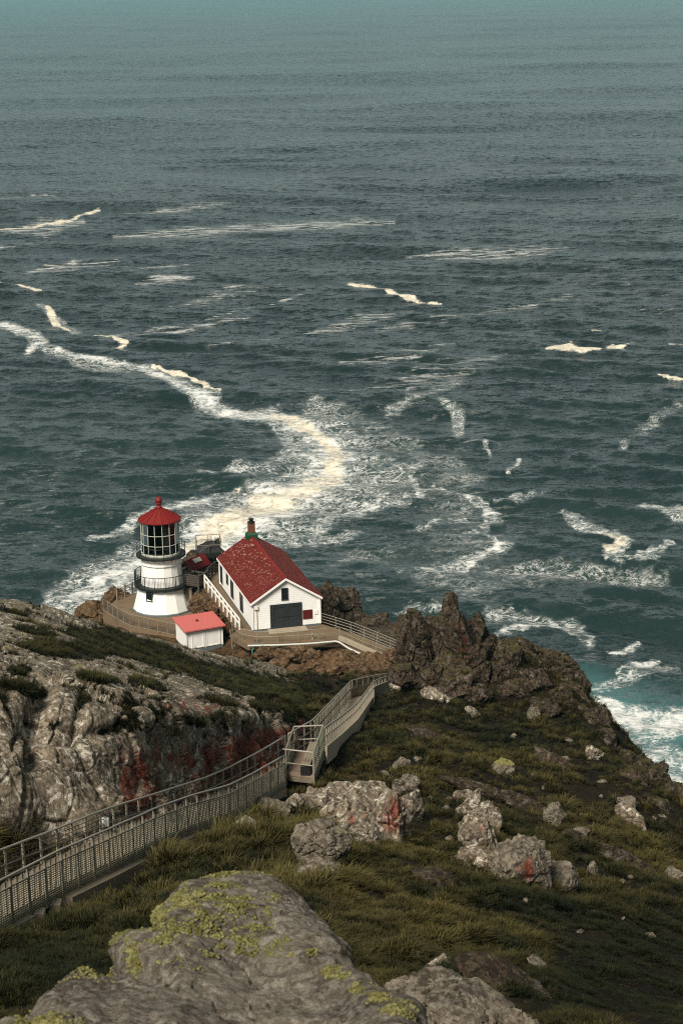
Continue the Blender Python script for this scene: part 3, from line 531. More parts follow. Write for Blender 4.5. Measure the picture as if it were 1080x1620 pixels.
# ================================================================= ROCKS
def catmull(G, n, axis):
    G = np.moveaxis(G, axis, 0); m = len(G); t = np.linspace(0, m-1-1e-6, n); i = t.astype(int); f = (t-i)[:, None, None]
    p0, p1, p2, p3 = G[np.maximum(i-1, 0)], G[i], G[np.minimum(i+1, m-1)], G[np.minimum(i+2, m-1)]
    r = .5*((2*p1)+(-p0+p2)*f+(2*p0-5*p1+4*p2-p3)*f*f+(-p0+3*p1-3*p2+p3)*f**3)
    return np.moveaxis(r, 0, axis)
def grid_normals(V):
    n = np.cross(np.gradient(V, axis=1), np.gradient(V, axis=0)); n /= np.linalg.norm(n, axis=-1, keepdims=True)+1e-9
    return n*np.where(n[..., 2:3].mean() < 0, -1, 1)
SURF = []     # rock surfaces that also carry grass: (points, normals, weight)
def left_outcrop():
    nr, nc = 420, 400; V = catmull(catmull(G_LR, nr, 0), nc, 1); n = grid_normals(V)
    r = np.linspace(0, G_LR.shape[0]-1, nr)[:, None]-1; pxc = np.interp(np.linspace(0, len(LR_PX)-1, nc), range(len(LR_PX)), LR_PX)[None, :]
    edge = sstep(-1, -.2, r)*sstep(7, 6.3, r); face = sstep(-.3, .5, r)*sstep(3.4, 2.6, r)
    far = 1-.45*sstep(2.8, 4.2, r)
    a = fbm(V/np.array([4., 4., 3.2]), 5, 3, ridged=True); b = fbm(V/1.1, 5, 6); c = fbm(V/.45, 4, 8, ridged=True)
    f1, f2, ci, dv = worley(V/np.array([3.6, 3.2, 3.0])+.05*b[..., None], 4, True); tilt = (np.modf(ci*7919)[0]-.5)*dv[..., 0]+(np.modf(ci*104729)[0]-.5)*dv[..., 2]+(np.modf(ci*1299709)[0]-.5)*dv[..., 1]; g1, g2, cj, dw = worley(V/np.array([1.3, 1.1, 1.5])+.12*b[..., None], 14, True)
    crack = (1-sstep(0, .14, f2-f1)); crack2 = (1-sstep(0, .12, g2-g1))
    gully = np.exp(-((pxc-58-8*(r-1.5))/16)**2)*face
    st = fbm(V/np.array([.5, .5, 3.]), 4, 23, ridged=True)
    V = V + n*(edge*(.11*a*far + .05*b*far + .03*c + .05*st*face - .20*crack*far - .06*crack2*far + .19*(cj-.5)*far + .06*(worley(V/.5+.1*b[..., None], 24, True)[2]-.5) + (.30*(ci-.5)+.75*tilt)*far - .6*gully))[..., None]
    n2 = grid_normals(V); px, py = proj(V)
    red = np.clip(sstep(-.55, .05, fbm(V/np.array([1.6, 1.6, 2.6]), 4, 91))*face*(sstep(80, 280, px)*1.15*sstep(2.9, 1.2, r) + .30*sstep(2.0, .2, r) + .40*gully), 0, 1)*sstep(.88, .5, n2[..., 2])
    red = np.maximum(red, .85*sstep(285, 400, px)*sstep(2.6, 1.6, r)*sstep(-.2, .2, r)); red = np.maximum(red, .6*np.exp(-((px-300)/90)**2-((py-1120)/26)**2))
    moss = np.clip(sstep(2.5, 4, r)*.27*(.5+n2[..., 2]) + .08*sstep(2.6, 3.2, r), 0, 1)
    veg = np.maximum.reduce([1.25*np.exp(-((px-cx)/sx)**2-((py-cy-(px-cx)*sl)/sy)**2) for cx, cy, sx, sy, sl in [(110, 1028, 75, 15, .06), (200, 1022, 110, 22, .28), (290, 1052, 110, 17, .24), (385, 1080, 95, 22, .22), (455, 1095, 60, 26, .3), (60, 1000, 40, 8, .2), (300, 1140, 26, 7, .3), (30, 1060, 26, 9, .1), (50, 1095, 30, 9, .2), (240, 1085, 40, 6, .3), (465, 1135, 22, 20, 0), (10, 965, 40, 4, .3), (20, 1085, 46, 7, .1), (150, 1075, 36, 5, .2), (340, 1108, 40, 6, .2), (420, 1120, 30, 8, .2), (250, 1030, 60, 16, .3)]])
    nz = fbm(V/2.2, 4, 77); vegm = sstep(.45, .7, veg + .35*nz)*sstep(1.5, 2.6, r)
    vegm = np.maximum(vegm, np.maximum(crack, crack2*.7)*sstep(1.4, 2.6, r)*sstep(-.1, .25, nz)*.75)
    soil = np.maximum(vegm, .5*gully*(fbm(V/.8, 3, 5) > .1)); soil = np.maximum(soil, .55*crack*sstep(3, 4, r))
    me = raw_mesh(V.reshape(-1, 3), grid_faces(nr, nc)); attr(me, 'red', red); attr(me, 'moss', moss); attr(me, 'soil', soil)
    o = tag(link('rock_outcrop', me, M['rock'], smooth=True), 'huge grey rock outcrop left of the stairway, streaked with red lichen', 'rock outcrop')
    m = (vegm > .3)&(px > -60); SURF.append((V[m], vegm[m]))
    return V
LRV = left_outcrop()
def lr_top(px, py):
    qx, qy = proj(LRV); i = np.argmin((qx-px)**2+(qy-py)**2); return LRV.reshape(-1, 3)[i]
def ico(sub):
    bm = bmesh.new(); bmesh.ops.create_icosphere(bm, subdivisions=sub, radius=1); v = np.array([q.co[:] for q in bm.verts]); f = np.array([[q.index for q in g.verts] for g in bm.faces]); bm.free(); return v, f
ICO = {k: ico(k) for k in (3, 4, 5, 6)}
def blob(c, s, seed, sub=5, facets=6, rough=.05, rot=(0, 0, 0), soft=.012, fine=1.0, jag=1.0, tall=1.0):
    """an angular rock: a sphere cut by random planes, rounded a little, then weathered with noise"""
    v, f = ICO[sub]; rg = np.random.default_rng(seed)
    n = rg.normal(size=(facets+5, 3)); n /= np.linalg.norm(n, axis=1, keepdims=True); d = rg.uniform(.58, .92, facets+5)
    t = v@n.T; q = np.where(t > .02, d/np.maximum(t, .02), 9.); q = np.minimum(q, 1.15)
    rad = -np.log(np.exp(-q/soft).sum(1)+math.exp(-1.15/soft))*soft
    w = v*rad[:, None]*np.asarray(s)
    E = np.array(Matrix.Rotation(rot[2], 3, 'Z') @ Matrix.Rotation(rot[1], 3, 'Y') @ Matrix.Rotation(rot[0], 3, 'X')); w = w@E.T
    sm = min(s); p = w + np.asarray(c); nn = v@E.T
    wob = .22*fbm(p/sm, 3, 5)[:, None]; st = np.array([1, 1, tall])
    f1, f2, ci, dv = worley(p/(sm*.75*st)+wob, seed % 97, True); g1, g2, cj, dw = worley(p/(sm*.30*st)+wob*2, seed % 91+7, True)
    blockd = (.22*((np.modf(ci*7919)[0]-.5)*dv[..., 0]+(np.modf(ci*104729)[0]-.5)*dv[..., 2]) + .17*(ci-.5) + .075*(cj-.5))*jag - .11*(1-sstep(0, .09, f2-f1)) - .035*(1-sstep(0, .12, g2-g1))
    disp = rough*sm*(.8*fbm(p/(sm*.9), 4, seed % 89) + fine*.5*fbm(p/(sm*.16), 4, seed % 83, ridged=True)) + sm*blockd
    w = p + nn*disp[:, None]
    return w, f
def rock_obj(name, blobs, mat, label, cat, group=None, red=0, moss=0, redfn=None, mossfn=None, grassy=0):
    root = None
    if len(blobs) > 1: root = empty(name, Vector(blobs[0][0].mean(0)), label, cat, group); off = np.array(root.location)
    for w, f in blobs:
        me = raw_mesh(w if root is None else w-off, None, f)
        nrm = np.zeros(len(w)*3, np.float32); me.vertices.foreach_get('normal', nrm); nrm = nrm.reshape(-1, 3); px, py = proj(w)
        r = np.clip(red*sstep(.75, .2, nrm[:, 2])*sstep(.3, -.2, nrm[:, 1]) if redfn is None else redfn(px, py, nrm), 0, 1); m = np.clip(moss*sstep(.35, .9, nrm[:, 2]) if mossfn is None else mossfn(px, py, nrm), 0, 1)
        if grassy: g_ = (nrm[:, 2] > .5)&(fbm(w/1.5, 3, 13) > .12-.3*grassy)&(w[:, 0] > -50); SURF.append((w[g_], np.full(int(g_.sum()), grassy*.12)))
        attr(me, 'red', r); attr(me, 'moss', m); o = link(name if root is None else 'rock_block', me, mat, root); me.set_sharp_from_angle(angle=R(32))
    return root or tag(o, label, cat, group)
def pxblob(cx, cy, w, h, D, dep, seed, rot=0, **k):
    """a rock by its place and size as measured in the photograph, at depth D (metres), dep metres thick"""
    c = P(cx, cy, D) if D else hit(cx, cy)+np.array([0, .6, -.4]); s = FPX/np.linalg.norm(c-CAM)
    k.setdefault('jag', 1.15); k.setdefault('tall', 1.6); return blob(c, (w/2/s*1.08, dep/2, h/2/s/.94*1.08), seed, rot=(0, R(rot), 0), **k)
def foreground_boulder():
    pxs = [-60, 10, 50, 90, 130, 175, 205, 225, 245, 290, 340, 400, 450, 500, 550, 600, 640, 690]
    crest = [(1690, 9.2), (1625, 10), (1612, 10.6), (1582, 11.2), (1556, 11.9), (1530, 12.8), (1508, 13.3), (1482, 13.9), (1450, 14.6), (1410, 15.4), (1394, 16), (1388, 16.3), (1407, 15.8), (1455, 14.8), (1510, 13.4), (1570, 11.8), (1612, 10.6), (1665, 9.4)]
    crest = [(cy, 10.0+(D-10.0)*.55) for cy, D in crest]; rows = []
    for t in [0, .12, .25, .4, .55, .7, .82, .91, .97, 1.0]:
        row = []
        for x, (cy, cD) in zip(pxs, crest):
            py = 1800 + (cy-1800)*t; dp = py-cy; D = cD - .5*(.0130*dp + .24*math.sqrt(max(dp, 0)))
            row.append(P(x, py, max(D, 5.5)))
        rows.append(row)
    top = rows[-1]; rows.append([q + np.array([0, .35, -.35]) for q in top]); rows.append([q + np.array([0, .8, -1.6]) for q in top]); rows.append([q + np.array([0, .9, -4.]) for q in top])
    G = np.array(rows); V = catmull(catmull(G, 460, 0), 460, 1); n = grid_normals(V)
    a = fbm(V/1.6, 4, 3, ridged=True); b = fbm(V/.35, 5, 6); c = fbm(V/.09, 4, 8); px, py = proj(V)
    # a step across the middle: the front hump rises in front of the back one
    stepl = np.interp(px, [0, 90, 180, 260, 330, 420, 520, 620], [1570, 1535, 1478, 1482, 1490, 1482, 1525, 1590])
    hump = -.22*np.exp(-((py-stepl+10)/13)**2)*sstep(60, 160, px)*sstep(640, 560, px) + .10*np.exp(-((py-stepl-22)/30)**2)
    ledge = -.10*sstep(0, 9, py-np.interp(px, [0, 150, 270], [1560, 1515, 1532]))*sstep(34, 20, py-np.interp(px, [0, 150, 270], [1560, 1515, 1532]))*sstep(290, 240, px)
    f1, f2 = worley(V/np.array([.9, .9, .9])+.4*b[..., None], 9); crack = 1-sstep(0, .05, f2-f1)
    pits = sstep(.42, .62, fbm(V/.10, 3, 15))
    V = V + n*(.045*a + .05*b + .016*c + hump + ledge - .03*crack - .022*pits)[..., None]
    px, py = proj(V); n = grid_normals(V)
    moss = np.clip(.95*np.exp(-((px-330)/170)**2-((py-1500)/26)**2) + .62*sstep(1500, 1410, py)*sstep(470, 380, px) + .85*np.exp(-((py-stepl-8)/14)**2) + .75*np.exp(-((py-1620)/18)**2-((px-60)/60)**2) + .55*np.exp(-((px-130)/110)**2-((py-1530)/26)**2) + .16+.35*np.exp(-((px-260)/150)**2-((py-1450)/60)**2), 0, .9)
    me = raw_mesh(V.reshape(-1, 3), grid_faces(460, 460)); attr(me, 'moss', moss*.62); attr(me, 'red', 0*moss)
    o = tag(link('foreground_boulder', me, M['fore_rock'], smooth=True), 'big rounded boulder in the foreground covered with yellow-green lichen', 'boulder')
    # lichen cushions: tiny bumps grown on the stone
    rg = np.random.default_rng(3); flat = V.reshape(-1, 3); nf = n.reshape(-1, 3); nz = fbm(flat/.16, 3, 44)
    pr = np.clip(moss.ravel()-.30, 0, 1)*sstep(-.05, .25, nz)*sstep(-.35, .2, fbm(flat/.5, 3, 46))*((px.ravel() > -20)&(px.ravel() < 680)&(py.ravel() < 1650)&(py.ravel() > 1380)); idx = rg.choice(len(flat), 8500, p=pr/pr.sum())
    v3, f3 = ICO[3]; keep = None; bv, bf = ico(1); VV = []; FF = []
    for k, i in enumerate(idx):
        r = rg.uniform(.004, .013)*(.7+.6*moss.ravel()[i]); w = bv*np.array([1, 1, .7])*r*(1+.35*rg.normal(size=(len(bv), 1)))
        VV.append(w+flat[i]+nf[i]*r*.25); FF.append(bf+k*len(bv))
    me = raw_mesh(np.concatenate(VV), None, np.concatenate(FF))
    kk = N('lichen_cushion', .95); q = kk.noise(14, 4, .6); kk.b.inputs['Specular IOR Level'].default_value = .1
    l = link('lichen', me, kk.out(kk.mix(kk.step(q, .35, .65), (.10, .092, .026), (.215, .198, .080)), kk.bump(kk.noise(60, 3), .8, .02)), o, smooth=True); l['kind'] = 'stuff'
foreground_boulder()
# ---- the crag behind the stairs, the cliffs on the right skyline, rocks around the buildings
D0 = 118
crag = [pxblob(656, 1036, 78, 112, 119, 4.0, 101, -4, sub=6), pxblob(648, 1000, 50, 50, 120, 3.0, 102, 10), pxblob(640, 1068, 44, 46, 117.5, 2.2, 103), pxblob(702, 1020, 66, 106, 120, 3.6, 104, -16, sub=6), pxblob(698, 992, 36, 54, 121, 2.4, 105, 4),
        pxblob(728, 994, 34, 100, 120, 2.2, 106, -24, sub=6), pxblob(716, 966, 24, 48, 120.5, 1.4, 107, -10), pxblob(757, 1000, 34, 62, 121, 2.4, 108, -6), pxblob(770, 1030, 50, 60, 121, 3, 109, -24), pxblob(742, 1052, 80, 80, 119, 3.4, 110, -28, sub=6), pxblob(690, 1070, 80, 60, 117.5, 3, 111, -20), pxblob(800, 1045, 60, 50, 120, 3, 113, -30), pxblob(722, 1085, 70, 40, 116, 2.4, 112, -32), pxblob(778, 1072, 64, 50, 119, 2.6, 114, 24), pxblob(806, 1094, 54, 40, 117.5, 2.2, 115, 30), pxblob(752, 1100, 56, 34, 115.5, 2., 116, 24)]
rock_obj('rock_crag', crag, M['dark_rock'], 'dark jagged crag with pointed spires on the ridge behind the stair end', 'crag', redfn=lambda x, y, n: .45*np.exp(-((x-735)/26)**2-((y-1020-(x-735)*.9)/34)**2)+.3*np.exp(-((x-700)/30)**2-((y-1040)/30)**2), moss=.7, grassy=.5)
ridge = [pxblob(838, 1046, 100, 44, 123, 4, 121, 32), pxblob(880, 1075, 110, 60, 122, 4.5, 122, 36, sub=6), pxblob(902, 1112, 80, 60, 120, 4.5, 123, 44, sub=6), pxblob(934, 1160, 46, 58, 117, 4, 124, 40), pxblob(958, 1172, 46, 46, None, 3, 126, 30), pxblob(984, 1196, 50, 44, None, 3, 135, 30), pxblob(940, 1142, 40, 50, None, 3, 136, 40), pxblob(845, 1080, 70, 50, 119, 3, 127, 36), pxblob(882, 1110, 60, 56, 118, 2.6, 128, 50), pxblob(918, 1140, 44, 58, 116.5, 2.4, 129, 46), pxblob(820, 1068, 60, 36, 119.5, 2.6, 130, 34), pxblob(862, 1124, 46, 36, 115.5, 2.2, 131, 36), pxblob(1012, 1218, 56, 42, None, 3, 132, 36), pxblob(1040, 1240, 50, 40, None, 3, 137, 36), pxblob(1072, 1264, 60, 44, None, 3, 133, 38), pxblob(1000, 1238, 60, 36, None, 2.4, 138, 36), pxblob(1050, 1282, 60, 36, None, 2.4, 139, 36), pxblob(1025, 1236, 44, 60, 104, 2.2, 134, 40)]
rock_obj('cliff_ridge', ridge, M['dark_rock'], 'long dark jointed rock ridge right of the crag above the sea', 'rock ridge', moss=.6, red=.12, grassy=1.)
def zblob(px, py, z, s, seed, rot=(0, 0, 0), **k): c = PZ(px, py, z); return blob(c, s, seed, rot=rot, **k)
rock_obj('rock_knoll', [zblob(526, 972, 74, (2.1, 2.6, 2.7), 141, sub=6), zblob(516, 948, 75.6, (1.4, 1.8, 1.9), 142), zblob(555, 985, 72.5, (2.4, 2.6, 2.2), 143), zblob(590, 1000, 72.5, (2.2, 2.2, 1.9), 144), zblob(545, 962, 73.5, (1.6, 2, 2), 145), zblob(612, 1006, 74., (1.8, 1.8, 1.2), 147)], M['dark_rock'], 'dark rocky knoll rising behind the right wall of the white house', 'rock', moss=.3)
rock_obj('rock_bank', [zblob(318, 955, 75.2, (1.2, 1.5, 1.2), 151), zblob(334, 955, 75.6, (1.1, 1.3, 1.1), 152), zblob(344, 966, 75.7, (1.0, 1.2, 1.0), 153), zblob(358, 972, 75.6, (.8, .9, .7), 157), zblob(326, 940, 75.6, (1.0, 1.2, 1.0), 155), zblob(322, 950, 75.6, (.8, .8, .6), 158)], M['brown_rock'], 'brown broken rock bank between the lighthouse and the house path', 'rock bank')
rock_obj('sea_rock', [zblob(158, 968, 72.6, (1.5, 1.8, 1.5), 161), zblob(178, 950, 73.3, (1.4, 1.6, 1.2), 162), zblob(140, 978, 71.6, (1.3, 1.5, 1.3), 163), zblob(196, 946, 73.6, (.9, 1.1, .7), 164), zblob(152, 985, 71.8, (1.1, 1.2, .9), 165), zblob(176, 968, 72.8, (1.0, 1.0, 1.1), 166)], M['brown_rock'], 'brown rock at the cliff edge left of the lighthouse fence', 'rock')
rock_obj('back_rock', [zblob(318, 902, 73.6, (2.0, 2.0, 2.0), 171), zblob(345, 893, 73.8, (2.2, 2.0, 2.2), 172), zblob(300, 905, 73.2, (1.4, 1.6, 1.5), 173)], M['dark_rock'], 'dark rock under the red-roofed hut behind the timber fence', 'rock')
rock_obj('bank_face', [pxblob(420+i*25, 1036+4*math.sin(i*2.1)+i*1.6, 40, 30, 156.6-.9*max(0, i-4), 1.6, 180+i, sub=4, facets=9, rough=.20) for i in range(9)] + [pxblob(440+i*32, 1055+4*math.sin(i*1.7)+i, 44, 26, 154.2-.8*max(0, i-2), 1.8, 195+i, sub=4, facets=9, rough=.20) for i in range(6)], M['brown_rock'], 'crumbling brown earth bank below the front railing of the terrace', 'bank')
# ---- single boulders
def boulder(cx, by, w, h, seed, mat, label, red=0, moss=0, rot=0, sub=4, D=None, group=None, dep=None, sink=.5, **k):
    by -= .10*h; h *= .80; g = hit(cx, by) if D is None else P(cx, by, D); s = FPX/np.linalg.norm(g-CAM); sx, sz = w/2/s, h/s/.94
    c = g + np.array([0, (dep or .9*sx*2)/2*.6, sz*(.5-sink*.5)])
    return rock_obj('boulder', [blob(c, (sx, (dep or .9*2*sx)/2, sz*(.5+sink*.5)), seed, sub, rot=(0, R(rot), 0), **k)], mat, label, 'boulder', group, red, moss)
def cluster(parts, mat, label, red=0, moss=0, name='rock_outcrop', redfn=None):
    bl = []
    for cx, by, w, h, seed, rot in parts:
        g = hit(cx, by); s = FPX/np.linalg.norm(g-CAM); sx, sz = w/2/s, h/s/.94
        bl.append(blob(g+np.array([0, sx*.6, sz*.14]), (sx*1.06, sx*.95, sz*.70), seed, 5, rot=(0, R(rot), 0)))
    return rock_obj(name, bl, mat, label, 'rock outcrop', None, red, moss, redfn)
cluster([(560, 1315, 110, 70, 201, 4), (615, 1335, 78, 100, 202, -4), (645, 1300, 40, 70, 203, 8), (520, 1290, 80, 44, 204, 0), (590, 1275, 80, 34, 205, 6), (575, 1345, 60, 40, 206, -8), (490, 1278, 60, 26, 207, 0), (540, 1268, 70, 22, 208, 4)], M['rock'], 'broken grey outcrop with dark red lichen right of the tall boulder', redfn=lambda x, y, n: sstep(.85, .4, n[:, 2])*(.70*np.exp(-((x-628)/26)**2-((y-1290)/50)**2)+.6*np.exp(-((x-560)/40)**2-((y-1290)/30)**2)), moss=.12)
cluster([(762, 1345, 58, 70, 211, -10), (748, 1290, 44, 44, 212, 10), (775, 1318, 40, 50, 213, -14), (756, 1378, 60, 40, 214, 0), (735, 1268, 34, 20, 215, 20)], M['rock'], 'column of grey rocks on the slope left of the red-streaked slab', .3, .3)
cluster([(830, 1400, 96, 82, 221, 34), (868, 1412, 76, 58, 222, 36), (806, 1372, 46, 54, 223, 30), (892, 1414, 34, 24, 224, 30)], M['pale_rock'], 'triangular grey slab on the right slope with bright red lichen streak', redfn=lambda x, y, n: (.85)*np.exp(-((x-832)/20)**2-((y-1375)/34)**2)+.35*np.exp(-((x-870)/14)**2-((y-1390)/20)**2), moss=.1)
boulder(508, 1392, 80, 100, 231, M['pale_rock'], 'tall upright grey boulder speckled with dark holes', 0, .4, -12, 6, sink=.2)
boulder(513, 1402, 74, 34, 232, M['pale_rock'], 'low grey slab lying at the foot of the tall boulder', 0, 0, 18, 5)
boulder(395, 1334, 60, 34, 233, M['pale_rock'], 'pale boulder in the grass below the stairway footing', 0, .15, 12, 5)
boulder(432, 1298, 72, 28, 234, M['pale_rock'], 'flat grey boulder beside the stairway near the landing', 0, .35, 4, 5)
boulder(468, 1282, 30, 24, 235, M['rock'], 'small round grey boulder between flat boulder and outcrop', 0, .3, 0, 4)
boulder(640, 1262, 48, 36, 236, M['pale_rock'], 'pale grey boulder on top of the red-stained outcrop', 0, .1, 10, 5)
boulder(546, 1348-4, 26, 26, 237, M['pale_rock'], 'small pale boulder right of the tall boulder foot', 0, 0, 0, 4)
boulder(796, 1233, 40, 34, 238, M['pale_rock'], 'boulder with a yellow-green lichen cap amid the right slope', 0, 1.1, 8, 5)
boulder(636, 1218, 30, 18, 239, M['pale_rock'], 'small flat grey boulder in grass above the outcrop', 0, .1, 8)
boulder(878, 1312, 44, 40, 240, M['pale_rock'], 'pale leaning boulder, upper of two above the red-streaked slab', 0, 0, 36, 5)
boulder(914, 1338, 30, 38, 241, M['pale_rock'], 'pale boulder, lower of two above the red-streaked slab', 0, 0, 30, 5)
boulder(1003, 1312, 62, 26, 242, M['rock'], 'long grey rock slab near the right edge below the ridge', .2, .2, 34, 5)
boulder(990, 1284, 34, 24, 243, M['pale_rock'], 'pale rock just above the long slab near the right edge', 0, 0, 30)
boulder(1070, 1402, 36, 28, 244, M['pale_rock'], 'whitish boulder cut off by the right edge of the photo', 0, 0, 22, 5)
boulder(938, 1206, 30, 28, 245, M['rock'], 'grey rock under the ridge close to the sea cliff', 0, 0, 20)
boulder(940, 1396, 16, 34, 246, M['pale_rock'], 'narrow pale rock standing right of the red-streaked slab', 0, 0, -10)
boulder(1022, 1392-10, 22, 12, 247, M['pale_rock'], 'small pale stone left of the whitish edge boulder', 0, 0, 20)
boulder(645, 1092, 52, 22, 248, M['rock'], 'smooth grey boulder at the top end of the upper stairs', 0, .2, -6, 5)
boulder(690, 1110, 52, 18, 249, M['rock'], 'long flat grey boulder in grass below the crag', 0, .2, 22)
boulder(748, 1136, 30, 14, 250, M['rock'], 'low grey boulder right of the long flat one below the crag', 0, .1, 34)
boulder(842, 1142, 24, 26, 251, M['pale_rock'], 'pale boulder at the foot of the jointed ridge', 0, .1, 10)
boulder(40, 1295, 34, 44, 252, M['pale_rock'], 'pale pointed rock in the grass at the left edge', 0, .1, 10, 5)
boulder(846, 1534, 34, 18, 253, M['pale_rock'], 'small grey boulder alone in the dark grass at lower right', 0, 0, 20)
boulder(655, 1536, 32, 26, 254, M['rock'], 'round grey boulder behind the pale slab at bottom', 0, .2, 0, 5)
boulder(700, 1546, 56, 30, 255, M['rock'], 'angular grey boulder on the upper edge of the bottom slab', 0, 0, 14, 5)
boulder(390, 1114, 20, 12, 256, M['pale_rock'], 'little pale stone in the grass left of the upper stairs', 0, 0, 0)
boulder(1028, 1496-8, 18, 10, 257, M['pale_rock'], 'tiny pale stone in the dark grass at far right', 0, 0, 0)
cluster([(690, 1608, 150, 46, 261, 22), (760, 1640, 150, 50, 262, 26), (650, 1585, 70, 34, 263, 18), (820, 1640, 60, 40, 264, 30)], M['pale_rock'], 'pale tan slab of rock at the bottom, right of the big boulder', 0, .12)
cluster([(625, 1640, 50, 56, 266, 30), (655, 1650, 60, 34, 267, 12)], M['rock'], 'grey rocks at the bottom between the big boulder and tan slab', 0, .1)
for cx, by, w, h, seed, rot, lb in [(760, 1262, 150, 22, 401, 24, 'dark flat rock ledge running down the grass above the grey rock column'), (850, 1290, 120, 20, 402, 30, 'dark striped ledge between the lichen-capped boulder and the leaning pale pair'), (985, 1372, 120, 20, 403, 26, 'long dark ledge left of the whitish edge boulder'), (930, 1345, 80, 18, 404, 30, 'short dark ledge just below the lower pale boulder'),
        (700, 1180, 110, 16, 405, 26, 'dark low ledge in the grass below the long flat grey boulder'), (880, 1218, 100, 18, 406, 32, 'dark ledge on the slope under the jointed ridge'), (800, 1570, 150, 24, 407, 26, 'dark ledge beside the tan slab at the bottom right'), (700, 1400, 90, 18, 408, 20, 'dark ledge in the hollow below the red-stained outcrop')]:
    boulder(cx, by, w, h, seed, M['dark_rock'], lb, 0, .5, rot, 5, dep=1.0, sink=.9)
# scattered small stones on the right slope: nothing tells them apart
rg = np.random.default_rng(23); stones = [(rg.uniform(560, 1060), rg.uniform(1130, 1480)) for _ in range(60)]
for k, (x, y) in enumerate(stones):
    if y < 1130+max(0, x-880)*1.0 or (780 < x < 910 and 1300 < y < 1420) or (x < 660 and y > 1235): continue
    boulder(x, y, rg.uniform(7, 17), rg.uniform(5, 10), 300+k, M['pale_rock'], 'small pale stone lying in the grass of the right slope', 0, .1, rg.uniform(0, 40), 3, group='small pale stones on the right slope')
# ================================================================= TERRACES AND PATH
tag(MB().prism([tuple(q) for q in TERR], ZT-.55, ZT).build('terrace', M['paving']), 'brown terrace and path round the white house', None, None, 'structure')
tag(MB().prism([tuple(q) for q in LTERR], ZL-2.2, ZL).build('lighthouse_ground', M['paving']), 'brown level ground round the lighthouse foot', None, None, 'structure')
def curb(name, pts, label, h=.14, w=.22, mat='concrete'):
    b = MB()
    for p, q in zip(pts[:-1], pts[1:]): b.bar(np.array(p)+[0, 0, h/2-.02], np.array(q)+[0, 0, h/2-.02], w, h+.04)
    return tag(b.build(name, M[mat]), label, 'kerb')
curb('path_kerb', [PZ(*a, ZT) for a in [(537, 1011.5), (577, 1029), (627, 1048)]], 'pale concrete kerb on the near side of the brown path by the crag', .3, .28)
# ================================================================= RAILINGS
def rail_parts(root, pts, height, rails, step, mat, pw=.06, rr=.025, top=None, mesh=None, mmat=None, square=False, drop=.25, wire=.02, vstep=.22, hstep=.09, lean=0, base=None):
    base = Vector(base if base is not None else root.matrix_world.translation); off = np.array(base)
    P_ = resample(pts, step); rg = random.Random(len(pts)*7+int(height*100))
    pm = MB().box((0, 0, (height-drop)/2), (pw, pw, height+drop)) if square else MB().tube([(0, 0, -drop), (0, 0, height)], pw/2, 8)
    first = None
    for i, p in enumerate(P_):
        d = P_[min(i+1, len(P_)-1)] - P_[max(i-1, 0)]; Mx = Matrix.Translation(Vector(p)-base) @ Matrix.Rotation(math.atan2(d[1], d[0])+rg.uniform(-.05, .05), 4, 'Z') @ Matrix.Rotation(rg.uniform(-.012, .012), 4, 'X')
        if first is None: first = pm.build('post', M[mat], root); first.matrix_local = Mx
        else: inst('post', first.data, root, Mx)
    for k, h in enumerate(rails):
        q = [Vector(p)-base+Vector((0, 0, h+rg.uniform(-.006, .006))) for p in P_]; nm = 'handrail' if k == 0 else 'mid_rail'
        MB().tube(q, (top or rr) if k == 0 else rr, 8).build(nm, M[mat if not (k == 0 and top) else 'steel'], root, smooth=True)
    if mesh:
        b = MB(); fine = resample(pts, vstep)
        for i, p in enumerate(fine):
            p = Vector(p)-base; b.bar(p+Vector((0, 0, mesh[0])), p+Vector((0, 0, mesh[1])), wire*.8, wire*.8)
        n = int((mesh[1]-mesh[0])/hstep)
        for k in range(n+1):
            z = mesh[0]+(mesh[1]-mesh[0])*k/n; sag = .006*math.sin(k*1.7)
            for p, q in zip(P_[:-1], P_[1:]): b.bar(Vector(p)-base+Vector((0, 0, z+sag)), Vector(q)-base+Vector((0, 0, z-sag)), wire, wire)
        o = b.build('wire_mesh', M[mmat], root); o['kind'] = 'stuff'
def railing(name, pts, label, cat, group=None, **k):
    root = empty(name, Vector(pts[0]), label, cat, group); rail_parts(root, pts, mat=k.pop('mat'), **k); return root
T = lambda *a: [PZ(x, y, ZT) for x, y in a]
railing('railing', T((368, 1004.5), (393, 1018), (440, 1016.5), (490, 1014), (536, 1010.5)), 'grey pipe railing along the front edge of the house terrace', 'railing', height=1.0, rails=[1.0, .55], step=1.7, mat='steel_dull', pw=.055, rr=.024)
railing('railing', T((538, 1010), (577, 1028), (624, 1046.5), (662, 1060)), 'pipe railing on the near side of the path towards the crag', 'railing', height=1.0, rails=[1.0, .66, .33], step=1.6, mat='steel_dull', pw=.05, rr=.022)
railing('railing', T((508, 988), (560, 1004), (625, 1031), (660, 1046)), 'pipe railing on the far side of the path above the sea', 'railing', height=1.05, rails=[1.05, .8, .54, .28], step=1.7, mat='steel_dull', pw=.055, rr=.026)
railing('white_handrail', T((379, 996), (350, 959), (324, 926)), 'white painted wooden handrail along the path left of the house', 'railing', height=.95, rails=[], step=1.55, mat='white_rail', pw=.11, square=True)
wr = [o for o in S.objects if o.name.startswith('white_handrail')][0]; b_ = Vector(wr.location)
for h, nm, hh in ((.97, 'top_rail', .13), (.5, 'lower_rail', .13)):
    q = [Vector(p)-b_+Vector((0, 0, h)) for p in T((379, 996), (350, 959), (324, 926))]
    m = MB()
    for a, c in zip(q[:-1], q[1:]): m.bar(a, c, .10, hh)
    m.build(nm, M['white_rail'], wr)
Lz = lambda *a: [PZ(x, y, ZL) for x, y in a]
